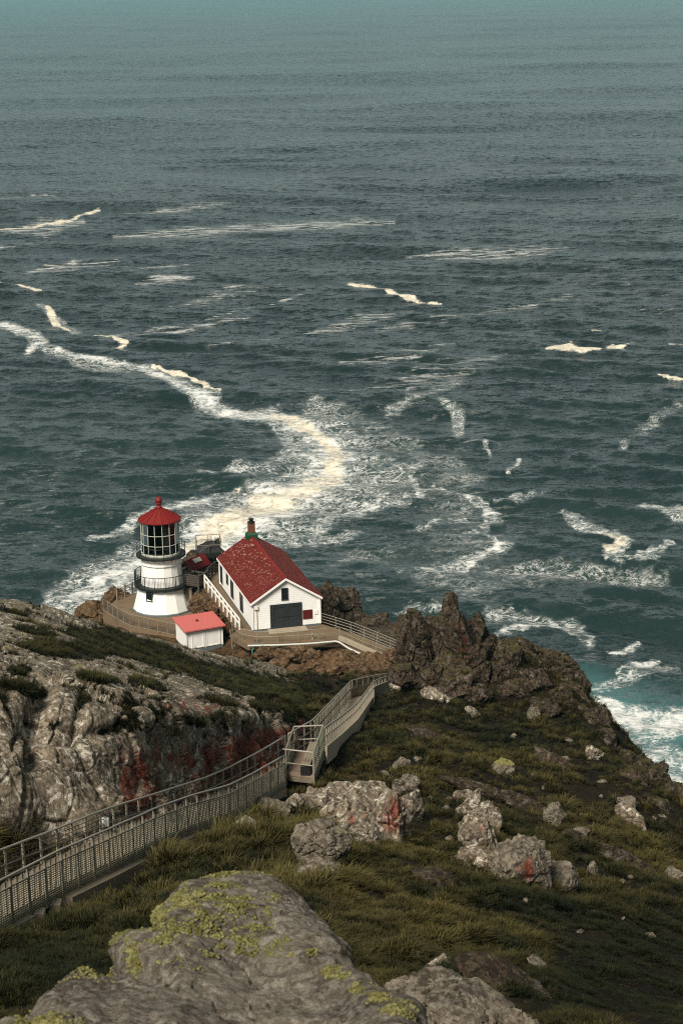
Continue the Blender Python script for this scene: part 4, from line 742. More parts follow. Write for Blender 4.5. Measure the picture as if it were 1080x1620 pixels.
railing('mesh_fence', Lz((164, 965), (185, 979), (206, 990), (242, 998), (281, 1006.5)), 'brown wire mesh fence curving in front of the lighthouse', 'fence', height=1.1, rails=[1.1, .05], step=1.15, mat='wood_pale', pw=.075, rr=.03, mesh=(.05, 1.08), mmat='wood', wire=.018, vstep=.16, hstep=.13)
railing('post_fence', Lz((186, 950), (197, 946), (209, 941), (222, 936)), 'timber post fence at the cliff edge behind the lighthouse', 'fence', height=1.25, rails=[1.1, .65], step=1.0, mat='wood_pale', pw=.13, rr=.028, square=True)
railing('board_rail', T((324, 925), (331, 914), (343, 904), (352, 905)), 'dark timber rail closing the upper end of the house path', 'railing', height=1.1, rails=[1.05, .75, .45, .2], step=.9, mat='wood', pw=.12, rr=.06, square=True)
# loose pole and brace at the terrace corner
pc = PZ(368, 1024, ZT-1.2); r_ = empty('corner_brace', Vector(pc), 'leaning pipe poles propping the terrace corner beside the shed', 'brace')
MB().bar((0, 0, -.2), (-.18, .2, 1.55), .06, .06).build('pole', M['steel'], r_); MB().bar((.1, -.1, .1), (1.0, .3, 1.2), .06, .06).build('pole', M['steel'], r_); MB().bar((-.25, .0, 1.0), (1.5, .45, .75), .05, .05).build('crossbar', M['steel'], r_)
# water pipe and hose
pp = [PZ(392, 1021.5, ZT-.02), PZ(440, 1020.5, ZT-.02), PZ(491, 1018, ZT-.02), PZ(520, 1015.5, ZT-.02), PZ(535, 1015.5, ZT-.02), PZ(552, 1026, ZT-.05), PZ(575, 1036, ZT-.1), PZ(600, 1043, ZT-.12), PZ(630, 1052.5, ZT-.1)]
tag(MB().tube(list(catmull(np.array(pp)[:, None, :], 50, 0)[:, 0, :]), .085, 8).build('water_pipe', M['pipe'], smooth=True), 'pale grey water pipe snaking along the front edge of the terrace', 'pipe')
hb = PZ(412, 1029, ZT-.45); hp = []
for k in range(110):
    a = k/110*2*math.pi*3.2; r0 = .62+.10*math.sin(k*.37); hp.append(hb+np.array([r0*math.cos(a)*1.05, .35*math.sin(a), .42*math.sin(a)+.05*math.sin(k*.9)]))
hp += [hb+np.array([.75+.12*k, .1+.03*k, .32+.04*math.sin(k)]) for k in range(14)]
tag(MB().tube(hp, .042, 6).build('garden_hose', M['hose'], smooth=True), 'coiled green hose hung under the terrace edge', 'hose')
hy = empty('standpipe', Vector(PZ(494.5, 1011.5, ZT)), 'small rusty water standpipe on the terrace by the railing', 'standpipe')
MB().lathe([(.11, 0), (.11, .06), (.055, .08), (.055, .42), (.09, .44), (.09, .54), (.03, .6)], 10).build('body', M['steel_dull'], hy, True); MB().bar((-.16, 0, .48), (.16, 0, .48), .07, .07).build('outlet', M['steel_dull'], hy)
# ================================================================= LIGHTHOUSE
tb = PZ(255.2, 975, ZL) + np.array([0, 2.6, 0])
LH = empty('lighthouse', Vector(tb), 'white lighthouse tower with red conical roof and glazed lantern', 'lighthouse', rz=math.pi/16)
A16 = [2*math.pi*k/16 for k in range(16)]
MB().lathe([(2.90, -.2), (2.90, .10), (2.82, .16)], 16).build('plinth', M['trim_grey'], LH)
MB().lathe([(2.79, .16), (2.20, 2.28)], 16).build('tower_wall', M['white'], LH)
MB().lathe([(1.98, 2.5), (1.80, 4.30), (1.80, 4.42), (1.93, 4.46), (1.93, 4.56), (1.84, 4.60), (1.84, 4.86), (2.0, 5.02), (2.06, 5.12)], 16).build('watch_room', M['white'], LH)
def wallpos(az, z, r): return Matrix.Rotation(-math.pi/16, 4, 'Z') @ Matrix.Translation((r*math.sin(az), -r*math.cos(az), z)) @ Matrix.Rotation(az, 4, 'Z')
wz = wallpos(R(-26), 1.72, 2.36); wf = MB()
for c, d in (((0, 0, .40), (.66, .16, .09)), ((0, 0, -.40), (.72, .2, .09)), ((-.29, 0, 0), (.08, .16, .72)), ((.29, 0, 0), (.08, .16, .72))): wf.box(c, d)
wn = wf.build('window', M['charcoal'], LH); wn.matrix_local = wz; MB().box((0, .0, 0), (.5, .06, .72)).build('pane', M['pane'], wn)
bt = MB(); bt.box((0, 0, .95), (.62, .9, 2.0)); bt.box((.05, -.02, 2.0), (.72, 1.0, .12)); o = bt.build('buttress', M['concrete'], LH, bevel=.02); o.matrix_local = Matrix.Rotation(-math.pi/16, 4, 'Z') @ Matrix.Translation((2.42, -.2, 0))
def gallery(name, ro, ri, z0, z1, rail_h, nb, rr, mat='black'):
    g = MB().lathe([(ri, z0-.04), (ro-.10, z0), (ro, z0+.03), (ro, z1), (ro-.06, z1+.015), (ri, z1+.015)], 32, cap=False).build(name, M[mat], LH)
    br = MB().bar((ri-.05, 0, z0-.45), (ro-.2, 0, z0-.01), .05, .07); b0 = None
    for a in A16:
        if b0 is None: b0 = br.build('bracket', M[mat], g)
        else: inst('bracket', b0.data, g, Matrix.Rotation(a, 4, 'Z'))
    p0 = None; pm = MB().tube([(ro-.05, 0, z1), (ro-.05, 0, z1+rail_h)], rr*1.3, 6)
    for a in A16:
        if p0 is None: p0 = pm.build('rail_post', M[mat], g)
        else: inst('rail_post', p0.data, g, Matrix.Rotation(a, 4, 'Z'))
    for h, nm in ((rail_h, 'handrail'), (.14, 'lower_rail')) if nb else ((rail_h, 'handrail'), (rail_h*.5, 'mid_rail')):
        MB().tube([((ro-.05)*math.cos(t*2*math.pi/48), (ro-.05)*math.sin(t*2*math.pi/48), z1+h) for t in range(48)], rr, 6, True).build(nm, M[mat], g)
    if nb:
        b = MB()
        for k in range(nb): a = 2*math.pi*k/nb; b.tube([((ro-.05)*math.cos(a), (ro-.05)*math.sin(a), z1+.14), ((ro-.05)*math.cos(a), (ro-.05)*math.sin(a), z1+rail_h)], .012, 4)
        o = b.build('balusters', M[mat], g); o['kind'] = 'stuff'
gallery('lower_gallery', 2.60, 1.9, 2.26, 2.5, 1.12, 112, .032)
gallery('upper_gallery', 2.30, 1.6, 5.12, 5.30, .95, 0, .02)
LN = MB().lathe([(1.80, 5.315), (1.82, 5.36), (1.82, 5.50), (1.70, 5.50), (1.70, 5.315)], 32, cap=False).build('lantern', M['bar_grey'], LH)
zl = [5.50, 6.38, 7.36, 8.50]; RG = 1.76
vb = MB().box((RG, 0, (zl[0]+zl[-1])/2), (.07, .055, zl[-1]-zl[0])); v0 = None
for k in range(16):
    if v0 is None: v0 = vb.build('glazing_bar', M['bar_grey'], LN)
    else: inst('glazing_bar', v0.data, LN, Matrix.Rotation(A16[k], 4, 'Z'))
for z in zl[1:3]: MB().tube([(RG*math.cos(a), RG*math.sin(a), z) for a in A16], .032, 6, True).build('ring_bar', M['bar_grey'], LN)
for z in (zl[0], zl[3]): MB().tube([(RG*math.cos(a), RG*math.sin(a), z) for a in A16], .06, 6, True).build('ring_bar', M['bar_grey'], LN)
for i in range(3):
    a0, a1 = A16[0], A16[1]; p0 = None; r = RG-.01
    pm = MB().add([(r*math.cos(a0), r*math.sin(a0), zl[i]), (r*math.cos(a1), r*math.sin(a1), zl[i]), (r*math.cos(a1), r*math.sin(a1), zl[i+1]), (r*math.cos(a0), r*math.sin(a0), zl[i+1])], [(0, 1, 2, 3)])
    for a in A16:
        if p0 is None: p0 = pm.build('pane', M['glass'], LN)
        else: inst('pane', p0.data, LN, Matrix.Rotation(a, 4, 'Z'))
lp = []
for k in range(27): z = 5.75+k*.09; t = (k-13)/13; r = 1.25*math.sqrt(max(.12, 1-.75*t*t)); lp += [(r-.05, z), (r+.02, z+.035)]
MB().lathe(lp, 24).build('lens', M['lens'], LN, False)
MB().lathe([(.45, 5.1), (.45, 5.75)], 16).build('lens_pedestal', M['black'], LN); MB().lathe([(1.74, 5.32), (1.74, 5.34)], 32).build('lantern_floor', M['dark'], LN)
RF = MB().lathe([(1.98, 8.26), (2.02, 8.30), (2.02, 8.38), (1.94, 8.42), (.24, 9.42), (.24, 9.46)], 16).build('roof', M['red_metal'], LH); RF.location.z = .24
MB().lathe([(1.90, 8.24), (1.90, 8.258)], 32).build('soffit', M['dark'], RF)
rb = MB().bar((1.96, 0, 8.435), (.26, 0, 9.435), .05, .06); r0 = None
for a in A16:
    if r0 is None: r0 = rb.build('rib', M['red_metal'], RF)
    else: inst('rib', r0.data, RF, Matrix.Rotation(a, 4, 'Z'))
MB().lathe([(.30, 9.44), (.32, 9.5), (.22, 9.55), (.22, 9.80), (.28, 9.84), (.28, 9.88), (.20, 9.92)] + [(.335*math.cos(t), 10.13+.335*math.sin(t)) for t in np.linspace(-.9, 1.5, 12)], 20).build('vent_ball', M['red_metal'], RF, True)
MB().tube([(0, 0, 10.4), (0, 0, 11.7)], .022, 6).build('lightning_rod', M['black'], RF)
# ================================================================= TIMBER FOOTBRIDGE from the gallery to the path
fb0 = np.array([tb[0]+2.2, tb[1]-1.05, ZT-.08]); fb1 = PZ(328, 921, ZT)+np.array([0, 0, -.08]); fbm_ = PZ(314, 928, ZT-.08)
FB = empty('footbridge', Vector(fb0), 'dark weathered timber footbridge joining the lighthouse gallery to the path', 'footbridge'); o0 = Vector(fb0)
k_ = [fb0, fbm_, fb1]
for a, c in zip(k_[:-1], k_[1:]):
    a, c = Vector(a)-o0, Vector(c)-o0; d = (c-a).normalized(); nrm = Vector((-d.y, d.x, 0)); L = (c-a).length; n = int(L/.2)
    for i in range(n): q = a+d*(i+.5)*L/n; MB().box(q+nrm*.55, (L/n-.015, 1.2, .06), math.atan2(d.y, d.x)).build('deck_plank', M['wood'], FB)
    for h in (.16, .38, .60, .82): MB().bar(a+Vector((0, 0, h))-nrm*.04, c+Vector((0, 0, h))-nrm*.04, .04, .17).build('rail_board', M['wood'], FB)
    MB().bar(a+Vector((0, 0, 1.02))-nrm*.04, c+Vector((0, 0, 1.02))-nrm*.04, .16, .07).build('cap_rail', M['wood'], FB)
    for h in (.5, 1.0): MB().bar(a+Vector((0, 0, h))+nrm*1.15, c+Vector((0, 0, h))+nrm*1.15, .05, .12).build('back_rail', M['wood'], FB)
for q in k_:
    q = Vector(q)-o0; MB().box((q.x, q.y, -.55), (.16, .16, 3.1)).build('post', M['wood'], FB); MB().box((q.x, q.y+1.15, -.2), (.14, .14, 2.4)).build('post', M['wood'], FB)
# ================================================================= HOUSE
FL = PZ(400, 999.5, ZT); FR_ = PZ(506, 988.5, ZT); ang = math.atan2(FR_[1]-FL[1], FR_[0]-FL[0])
W_, L_, H_, RZ = 5.92, 13.85, 2.75, 4.62
HS = empty('white_house', Vector(FL), 'white clapboard house with a red shingle gable roof and dark double doors', 'house', rz=ang)
MB().box((W_/2, L_/2, .0), (W_+.06, L_+.06, .34)).build('plinth', M['trim_grey'], HS)
w = MB(); w.add([(0, 0, .17), (W_, 0, .17), (W_, 0, H_), (W_/2, 0, RZ-.1), (0, 0, H_), (0, L_, .17), (W_, L_, .17), (W_, L_, H_), (W_/2, L_, RZ-.1), (0, L_, H_)],
      [(0, 1, 2, 3, 4), (9, 8, 7, 6, 5), (0, 4, 9, 5), (1, 6, 7, 2), (4, 3, 8, 9), (2, 7, 8, 3), (0, 5, 6, 1)]); w.build('wall', M['white_board'], HS)
cb = MB(); n = 27
for i in range(n):
    z0 = .17+i*.165; z1 = z0+.165
    if z1 > RZ-.12: break
    half = W_/2 if z1 <= H_ else W_/2*(RZ-.1-z1)/(RZ-.1-H_)
    for a, b2 in ((W_/2-half, W_/2+half),):
        segs = [(a, b2)]
        if z0 < 2.2: segs = [(a, 1.58), (4.32, b2)]
        for s0, s1 in segs: cb.add([(s0, -.003, z0), (s1, -.003, z0), (s1, -.014, z0), (s0, -.014, z0), (s0, -.003, z1), (s1, -.003, z1), (s1, -.006, z1), (s0, -.006, z1)], [(0, 1, 2, 3), (4, 7, 6, 5), (3, 2, 6, 7), (0, 3, 7, 4), (1, 5, 6, 2)])
    if z1 < H_: cb.add([(-.003, 0, z0), (-.003, L_, z0), (-.012, L_, z0), (-.012, 0, z0), (-.003, 0, z1), (-.003, L_, z1), (-.006, L_, z1), (-.006, 0, z1)], [(0, 1, 2, 3), (4, 7, 6, 5), (3, 2, 6, 7), (0, 3, 7, 4), (1, 5, 6, 2)])
o = cb.build('clapboards', M['white_board'], HS); o['kind'] = 'stuff'
for x, y in ((-.01, -.01), (W_+.01, -.01), (-.01, L_+.01)): MB().box((x, y, (H_+.17)/2), (.17, .17, H_-.17)).build('corner_board', M['white_board'], HS)
sl_ = math.atan2(RZ-H_, W_/2); OV, OG = .20, .26; run = W_/2+OV; zt = lambda x: RZ+.02-abs(x-W_/2)*math.tan(sl_)
for sgn in (-1, 1):
    xe = W_/2+sgn*run; th = .10
    rf = MB().add([(W_/2, -OG, RZ+.02-th), (xe, -OG, zt(xe)-th), (xe, L_+OG, zt(xe)-th), (W_/2, L_+OG, RZ+.02-th), (W_/2, -OG, RZ+.02), (xe, -OG, zt(xe)), (xe, L_+OG, zt(xe)), (W_/2, L_+OG, RZ+.02)],
        [(0, 1, 2, 3), (4, 7, 6, 5), (0, 4, 5, 1), (1, 5, 6, 2), (2, 6, 7, 3), (3, 7, 4, 0)]).build('roof_slope', M['red_metal'], HS)
    rg = random.Random(3+sgn); sv = []; sf = []; worn = []
    nrow, slen = 30, run/math.cos(sl_); rh = slen/nrow; tang = Vector((sgn*math.cos(sl_), 0, -math.sin(sl_))); nv = Vector((sgn*math.sin(sl_), 0, math.cos(sl_)))
    for i in range(nrow):
        y = -OG-.02-rg.random()*.15
        while y < L_+OG:
            wd = rg.uniform(.12, .21); y1 = min(y+wd-.014, L_+OG+.02); a = max(y, -OG-.02); s0 = i*rh-.02; s1 = s0+rh*1.04+rg.uniform(-.012, .018); lift = rg.uniform(.015, .036)
            if y1-a > .03:
                top = Vector((W_/2, 0, RZ+.02)); c = []
                for s_, h in ((s0, .004), (s1, lift)):
                    for yy in (a, y1): q = top+tang*s_+nv*(h+.004); c.append((q.x, yy, q.z))
                q = top+tang*s1+nv*.002; c += [(q.x, a, q.z), (q.x, y1, q.z)]
                b0 = len(sv); sv += c; sf += [(b0, b0+1, b0+3, b0+2), (b0+2, b0+3, b0+5, b0+4)]
                v_ = (max(0, min(1, 1.25-1.05*(s0/slen)))*max(0, min(1, .35+.8*y/L_)) if sgn < 0 else .12); worn += [v_]*6
            y += wd
    me = bpy.data.meshes.new('shingles'); me.from_pydata(sv, [], sf); me.update(); attr(me, 'worn', worn); o = link('shingles', me, M['shingle'], rf); o['kind'] = 'stuff'
    MB().bar((W_/2, -OG-.02, RZ-.07), (xe, -OG-.02, zt(xe)-.09), .05, .17, up=(0, 1, 0)) if False else None
    rk = MB(); d = .20; rk.add([(W_/2, -OG-.05, RZ-.035), (xe, -OG-.05, zt(xe)-.055), (xe, -OG-.05, zt(xe)-.055-d), (W_/2, -OG-.05, RZ-.035-d), (W_/2, -OG+.0, RZ-.035), (xe, -OG+.0, zt(xe)-.055), (xe, -OG+.0, zt(xe)-.055-d), (W_/2, -OG+.0, RZ-.035-d)], [(0, 3, 2, 1), (4, 5, 6, 7), (0, 1, 5, 4), (1, 2, 6, 5), (2, 3, 7, 6), (3, 0, 4, 7)]); rk.build('rake_board', M['white_board'], HS)
    MB().box((xe+sgn*.02, L_/2, zt(xe)-.12), (.04, L_+2*OG, .15)).build('fascia', M['white_board'], HS)
MB().add([(W_/2-.16, -OG-.03, RZ-.035), (W_/2, -OG-.03, RZ+.10), (W_/2+.16, -OG-.03, RZ-.035), (W_/2-.16, L_+OG, RZ-.035), (W_/2, L_+OG, RZ+.10), (W_/2+.16, L_+OG, RZ-.035)], [(0, 2, 1), (3, 4, 5), (0, 1, 4, 3), (1, 2, 5, 4), (0, 3, 5, 2)]).build('ridge_cap', M['red_metal'], HS)
ch = MB(); cy = L_-.55; ch.box((W_/2, cy, 4.52), (1.0, .95, .62)); ch.add([(W_/2-.5, cy-.475, 4.83), (W_/2+.5, cy-.475, 4.83), (W_/2+.5, cy+.475, 4.83), (W_/2-.5, cy+.475, 4.83), (W_/2-.34, cy-.34, 5.0), (W_/2+.34, cy-.34, 5.0), (W_/2+.34, cy+.34, 5.0), (W_/2-.34, cy+.34, 5.0)], [(0, 1, 5, 4), (1, 2, 6, 5), (2, 3, 7, 6), (3, 0, 4, 7), (4, 5, 6, 7)])
cs = ch.build('chimney', M['green'], HS)
st = MB(); zc = 5.0
while zc < 5.86: st.box((W_/2, cy, zc+.037), (.58+.012*(int(zc*100) % 2), .58, .068)); zc += .075
st.box((W_/2, cy, 5.4), (.565, .565, .9)); st.build('chimney_stack', M['brick'], cs)
MB().lathe([(.33, 5.87), (.36, 5.93), (.36, 5.98), (.2, 6.0), (.2, 6.2), (.26, 6.22), (.26, 6.27)], 12).build('chimney_cap', M['black'], cs).matrix_local = Matrix.Translation((W_/2, cy, 0))
def hwin(c, w, h, front):
    fr = MB(); t = .075; dp = .09
    for dx, dz, ww, hh in ((0, h/2+t/2, w+2*t, t), (0, -h/2-t/2, w+2*t+.06, t), (-w/2-t/2, 0, t, h), (w/2+t/2, 0, t, h)): fr.box((dx, 0, dz), (ww, dp, hh))
    fr.box((0, .01, 0), (w, .05, .05))
    f = fr.build('window', M['charcoal'], HS); f.matrix_local = Matrix.Translation(c) @ (Matrix.Rotation(0, 4, 'Z') if front else Matrix.Rotation(-math.pi/2, 4, 'Z'))
    MB().box((0, .02, 0), (w, .03, h)).build('pane', M['pane'], f)
hwin((2.87, -.062, 3.12), .42, .92, True)
for y, w0, h0, zc in ((13.0, .62, 1.85, 1.5), (10.3, .42, .95, 1.75), (8.2, .78, 1.75, 1.5), (4.2, .82, 1.72, 1.48)): hwin((-.06, y, zc), w0, h0, False)
dr = MB(); x0, x1, zt_ = 1.66, 4.24, 2.12
dr.box(((x0+x1)/2, -.02, zt_+.05), (x1-x0+.22, .12, .13)); dr.box((x0-.05, -.02, (zt_+.1)/2+.06), (.11, .12, zt_-.1)); dr.box((x1+.05, -.02, (zt_+.1)/2+.06), (.11, .12, zt_-.1))
dr.build('door_frame', M['charcoal'], HS)
for sx in (-1, 1):
    cx = (x0+x1)/2+sx*(x1-x0)/4; wd = (x1-x0)/2-.02; dl = MB().box((cx, -.0, zt_/2+.06), (wd, .05, zt_-.12))
    for zc, hh in ((.13, .2), (1.13, .16), (2.0, .17)): dl.box((cx, -.035, zc+.02), (wd, .05, hh))
    for ss in (-1, 1): dl.box((cx+ss*(wd/2-.09), -.034, 1.07), (.18, .044, 1.9))
    d = dl.build('door', M['charcoal'], HS)
    MB().box((cx-sx*(wd/2-.12), -.075, 1.1), (.05, .05, .2)).build('handle', M['black'], d)
MB().box((4.84, -.04, 1.08), (.84, .07, .80)).build('red_panel', M['dark_red'], HS, bevel=.01); MB().box((5.62, -.04, 1.2), (.30, .06, .36)).build('notice', M['white_rail'], HS)
MB().box((.32, -.10, 2.16), (.34, .18, .36)).build('meter_box', M['white_rail'], HS, bevel=.02); MB().tube([(.40, -.06, 2.0), (.40, -.06, .1)], .03, 6).build('conduit', M['concrete'], HS)
# door apron
q0 = Vector(FL); ap = MB(Matrix.Translation(q0) @ Matrix.Rotation(ang, 4, 'Z')); ap.prism([(1.3, -.04), (4.6, -.04), (4.6, -1.25), (1.2, -1.15)], .004, .09); tag(ap.build('door_apron', M['concrete'], bevel=.015), 'pale concrete apron before the dark double doors', None, None, 'structure')
# ================================================================= SHED
zr = 75.95; a_, b_2, c_, d_ = [PZ(x, y, zr) for x, y in ((291.6, 1000.3), (357, 989.5), (337, 970.5), (272.5, 980))]
sa = math.atan2(b_2[1]-a_[1], b_2[0]-a_[0]); sw = np.linalg.norm((b_2-a_)[:2]); sd = np.linalg.norm((d_-a_)[:2]); SH = empty('shed', Vector((a_[0], a_[1], 73.9)), 'small white shed with a flat pinkish red roof below the house', 'shed', rz=sa)
sh = .0; dxs = Vector((d_[0]-a_[0], d_[1]-a_[1], 0)); dxs = Matrix.Rotation(-sa, 3, 'Z') @ dxs; skew = dxs.x; sd = dxs.y
def shp(x, y): return (x*sw + y*skew, y*sd)
ins = [shp(.06, .09), shp(.94, .09), shp(.94, .93), shp(.06, .93)]
MB().prism([shp(.05, .08), shp(.95, .08), shp(.95, .94), shp(.05, .94)], -.9, .26).build('plinth', M['trim_grey'], SH); MB().prism(ins, .26, 1.95).build('wall', M['white'], SH)
c4 = [shp(0, 0), shp(1, 0), shp(1, 1), shp(0, 1)]; rz_ = MB(); zz = [1.98, 1.98, 2.12, 2.12]
rz_.add([(*p, z) for p, z in zip(c4, zz)] + [(*p, z+.11) for p, z in zip(c4, zz)], [(3, 2, 1, 0), (4, 5, 6, 7), (0, 1, 5, 4), (1, 2, 6, 5), (2, 3, 7, 6), (3, 0, 4, 7)]); rfs = rz_.build('roof', M['pink_red'], SH)
vp = shp(.46, .52); MB().lathe([(.09, 2.14), (.09, 2.22), (.14, 2.24), (.12, 2.31), (.03, 2.33)], 10).build('roof_vent', M['dark_red'], rfs).matrix_local = Matrix.Translation((*vp, 0))
for u0, u1 in ((.20, .475), (.555, .87)):
    p = Vector((*shp(u0, .09), 0)); q = Vector((*shp(u1, .09), 0)); d = MB(); m_ = (p+q)/2; d.box((m_.x, m_.y-.02, 1.08), ((q-p).length, .06, 1.42))
    for e in (p, q): d.box((e.x, e.y-.045, 1.08), (.09, .06, 1.5))
    for z in (.36, 1.80): d.box((m_.x, m_.y-.046, z), ((q-p).length, .062, .09))
    d.build('door', M['white_board'], SH)
for u0 in (.065, .515, .935): p = shp(u0, .085); MB().box((p[0], p[1]-.03, 1.1), (.10, .06, 1.7)).build('batten', M['white_board'], SH)
# ================================================================= RED-ROOFED HUT AND DARK PLATFORM BEHIND
r1, r2 = PZ(291, 888.5, 77.4), PZ(322, 874.5, 77.4); e1, e2 = PZ(302, 904.5, 76.5), PZ(334, 891.5, 76.5)
HU = empty('hut', Vector((*((r1+r2+e1+e2)/4)[:2], 74.0)), 'small red-roofed hut with a pale skylight behind the timber rail', 'hut'); ho = np.array(HU.location)
bk1, bk2 = r1+(r1-e1)*[.7, .7, -1], r2+(r2-e2)*[.7, .7, -1]; bk1[2] = bk2[2] = 76.7
hr = MB(); V8 = [r1-ho, r2-ho, e2-ho, e1-ho, bk1-ho, bk2-ho]; hr.add([tuple(v) for v in V8]+[tuple(v-[0, 0, .1]) for v in V8], [(0, 3, 2, 1), (0, 1, 5, 4), (6, 7, 8, 9), (6, 10, 11, 7), (3, 9, 8, 2), (0, 4, 10, 6), (0, 6, 9, 3), (1, 2, 8, 7), (1, 7, 11, 5), (4, 5, 11, 10)]); hrf = hr.build('roof', M['red_metal'], HU)
for t in np.linspace(.05, .95, 7): MB().bar(V8[0]*(1-t)+V8[1]*t+[0, 0, .02], V8[3]*(1-t)+V8[2]*t+[0, 0, .02], .05, .05).build('roof_batten', M['red_metal'], hrf)
cen = lambda f: [tuple((v*f+(1-f)*np.mean(V8, 0))[:2]) for v in (V8[3], V8[2], V8[5], V8[4])]
MB().prism(cen(.86), -.8, 2.45).build('wall', M['wood'], HU)
t1 = V8[0]*.48+V8[1]*.52; t2 = V8[3]*.48+V8[2]*.52; ax = (V8[1]-V8[0])/np.linalg.norm(V8[1]-V8[0])
MB().bar(t1*.78+t2*.22+[0, 0, .10], t1*.42+t2*.58+[0, 0, .10], 1.0, .14).build('skylight', M['pipe'], HU)
db_ = PZ(330, 872, 76.2); PF = empty('platform', Vector(db_), 'dark railed platform with a white lamp behind the hut', 'platform', rz=R(8))
MB().box((0, 0, -.2), (2.45, 1.7, .4)).build('deck', M['black'], PF); MB().add([(-1.1, -.7, .02), (1.15, -.7, .02), (1.15, .7, .02), (-1.1, .7, .02), (-1.1, -.3, .45), (1.15, -.3, 1.15), (1.15, .7, 1.15), (-1.1, .7, .45)], [(3, 2, 1, 0), (4, 5, 6, 7), (0, 1, 5, 4), (1, 2, 6, 5), (2, 3, 7, 6), (3, 0, 4, 7)]).build('housing', M['dark'], PF)
for x in (-1.2, 1.2, 0):
    for y in (-.82, .82): MB().box((x, y, .7 if y > 0 or x else .5), (.06, .06, 1.5 if y > 0 or x else 1.0)).build('post', M['wood'], PF)
for y in (-.82, .82): MB().bar((-1.2, y, 1.45), (1.2, y, 1.45), .05, .05).build('handrail', M['wood_pale'], PF); MB().bar((-1.2, y, .85), (1.2, y, .85), .04, .04).build('mid_rail', M['wood_pale'], PF)
for x in (-1.2, 1.2): MB().bar((x, -.82, 1.45), (x, .82, 1.45), .05, .05).build('handrail', M['wood_pale'], PF)
for x in (-1., 1.):
    for y in (-.6, .6): MB().box((x, y, -1.6), (.14, .14, 2.8)).build('leg', M['wood'], PF)
lm = MB().tube([(.55, -.4, 0), (.55, -.4, 1.25)], .04, 6).build('lamp_post', M['wood_pale'], PF); MB().lathe([(.14, 1.2), (.17, 1.25), (.17, 1.55), (.10, 1.62)], 10).build('lamp', M['white_rail'], lm).matrix_local = Matrix.Translation((.55, -.4, 0))
# ================================================================= STAIRWAY
def smooth(pts, n=61): return catmull(np.array(resample(pts, None, 30))[:, None, :], n, 0)[:, 0, :]
def strip(b, L, Rr, z0, z1):
    for i in range(len(L)-1):
        a, c, d, e = L[i], L[i+1], Rr[i+1], Rr[i]; vs = [(*q[:2], q[2]+z0) for q in (a, c, d, e)]+[(*q[:2], q[2]+z1) for q in (a, c, d, e)]
        b.add(vs, [(0, 1, 2, 3), (7, 6, 5, 4), (0, 4, 5, 1), (2, 6, 7, 3)] + ([(0, 3, 7, 4)] if i == 0 else []) + ([(1, 5, 6, 2)] if i == len(L)-2 else []))
def offset(pts, o):
    pts = np.asarray(pts); d = np.gradient(pts[:, :2], axis=0); d /= np.linalg.norm(d, axis=1, keepdims=True); q = pts.copy(); q[:, 0] += -d[:, 1]*o; q[:, 1] += d[:, 0]*o; return q
def flight(near, far, label, upper=False):
    near, far = smooth(near), smooth(far); root = empty('stairway', Vector((near[0]+far[0])/2), label, 'stairway', 'flights of the long stairway'); o0 = np.array(root.location)
    b = MB(); strip(b, offset(far-o0, -.04), offset(near-o0, .04), -.42, -.17); b.build('deck', M['concrete'], root)
    n = int(np.linalg.norm(near[-1]-near[0])/.36); a, c = resample(near-o0, None, n), resample(far-o0, None, n); sm = MB()
    for i in range(n):
        p, q, r, s = a[i], a[i+1], c[i+1], c[i]; z = min(p[2], q[2]); e = .06
        pts = [p*(1-e)+s*e, q*(1-e)+r*e, r*(1-e)+q*e, s*(1-e)+p*e]; sm.add([(*v[:2], z-.19) for v in pts]+[(*v[:2], z) for v in pts], [(3, 2, 1, 0), (4, 5, 6, 7), (0, 1, 5, 4), (1, 2, 6, 5), (2, 3, 7, 6), (3, 0, 4, 7)])
    o = sm.build('steps', M['plank' if upper else 'concrete'], root); o['kind'] = 'stuff'
    rail_parts(root, list(far), 1.12, [1.12, .62, .2], 1.1, 'steel_dull', pw=.065, rr=.026, top=.038, mesh=(-.1, .95), mmat='wood', wire=.016, vstep=.25, hstep=.12, square=True)  # far mesh takes the dark timber colour as painted shadow
    if upper: rail_parts(root, list(near), 1.12, [1.12, .72], 1.25, 'steel_dull', pw=.06, top=.042, rr=.026, square=True, drop=.3)
    else: rail_parts(root, list(near), 1.12, [1.12, .78], 1.1, 'steel_dull', pw=.055, top=.04, rr=.026, mesh=(-.32, .76), mmat='mesh', wire=.021, vstep=.14, hstep=.065, square=True, drop=.45)
    return root, near, far
STA, nearA, farA = flight(NEAR_A, FAR_A, 'lower flight of the concrete stairway with mesh railings curving from left')
def footing(root, pts, i0, i1, top, bot, w, name='footing'):
    o0 = np.array(root.matrix_world.translation); q = pts[i0:i1]-o0; b = MB(); strip(b, offset(q, w/2), offset(q, -w/2), -bot, -top); return b.build(name, M['concrete'], root, bevel=.0)
iA = [int(np.argmin(np.abs(proj(nearA)[0]-x))) for x in (-60, 58, 96, 218, 250, 400, 449)]
footing(STA, offset(nearA, -.05), iA[2], iA[3]+1, .36, 2.1, .45); footing(STA, offset(nearA, -.02), iA[4], iA[5]+1, .34, .95, .4); footing(STA, nearA, iA[0], iA[1], .36, 1.1, .3); footing(STA, nearA, iA[5], iA[6]+1, .36, .9, .12)
for x in (66, 84):
    i = int(np.argmin(np.abs(proj(nearA)[0]-x))); q = nearA[i]-np.array(STA.location); MB().box((q[0], q[1]-.05, q[2]-1.0), (.34, .4, 1.3)).build('footing_block', M['concrete'], STA, bevel=.02)
i = int(np.argmin(np.abs(proj(farA)[0]-170))); q = farA[i]-np.array(STA.location); MB().box((q[0], q[1]-.1, q[2]+.72), (.24, .14, .28)).build('junction_box', M['pipe'], STA, bevel=.02)
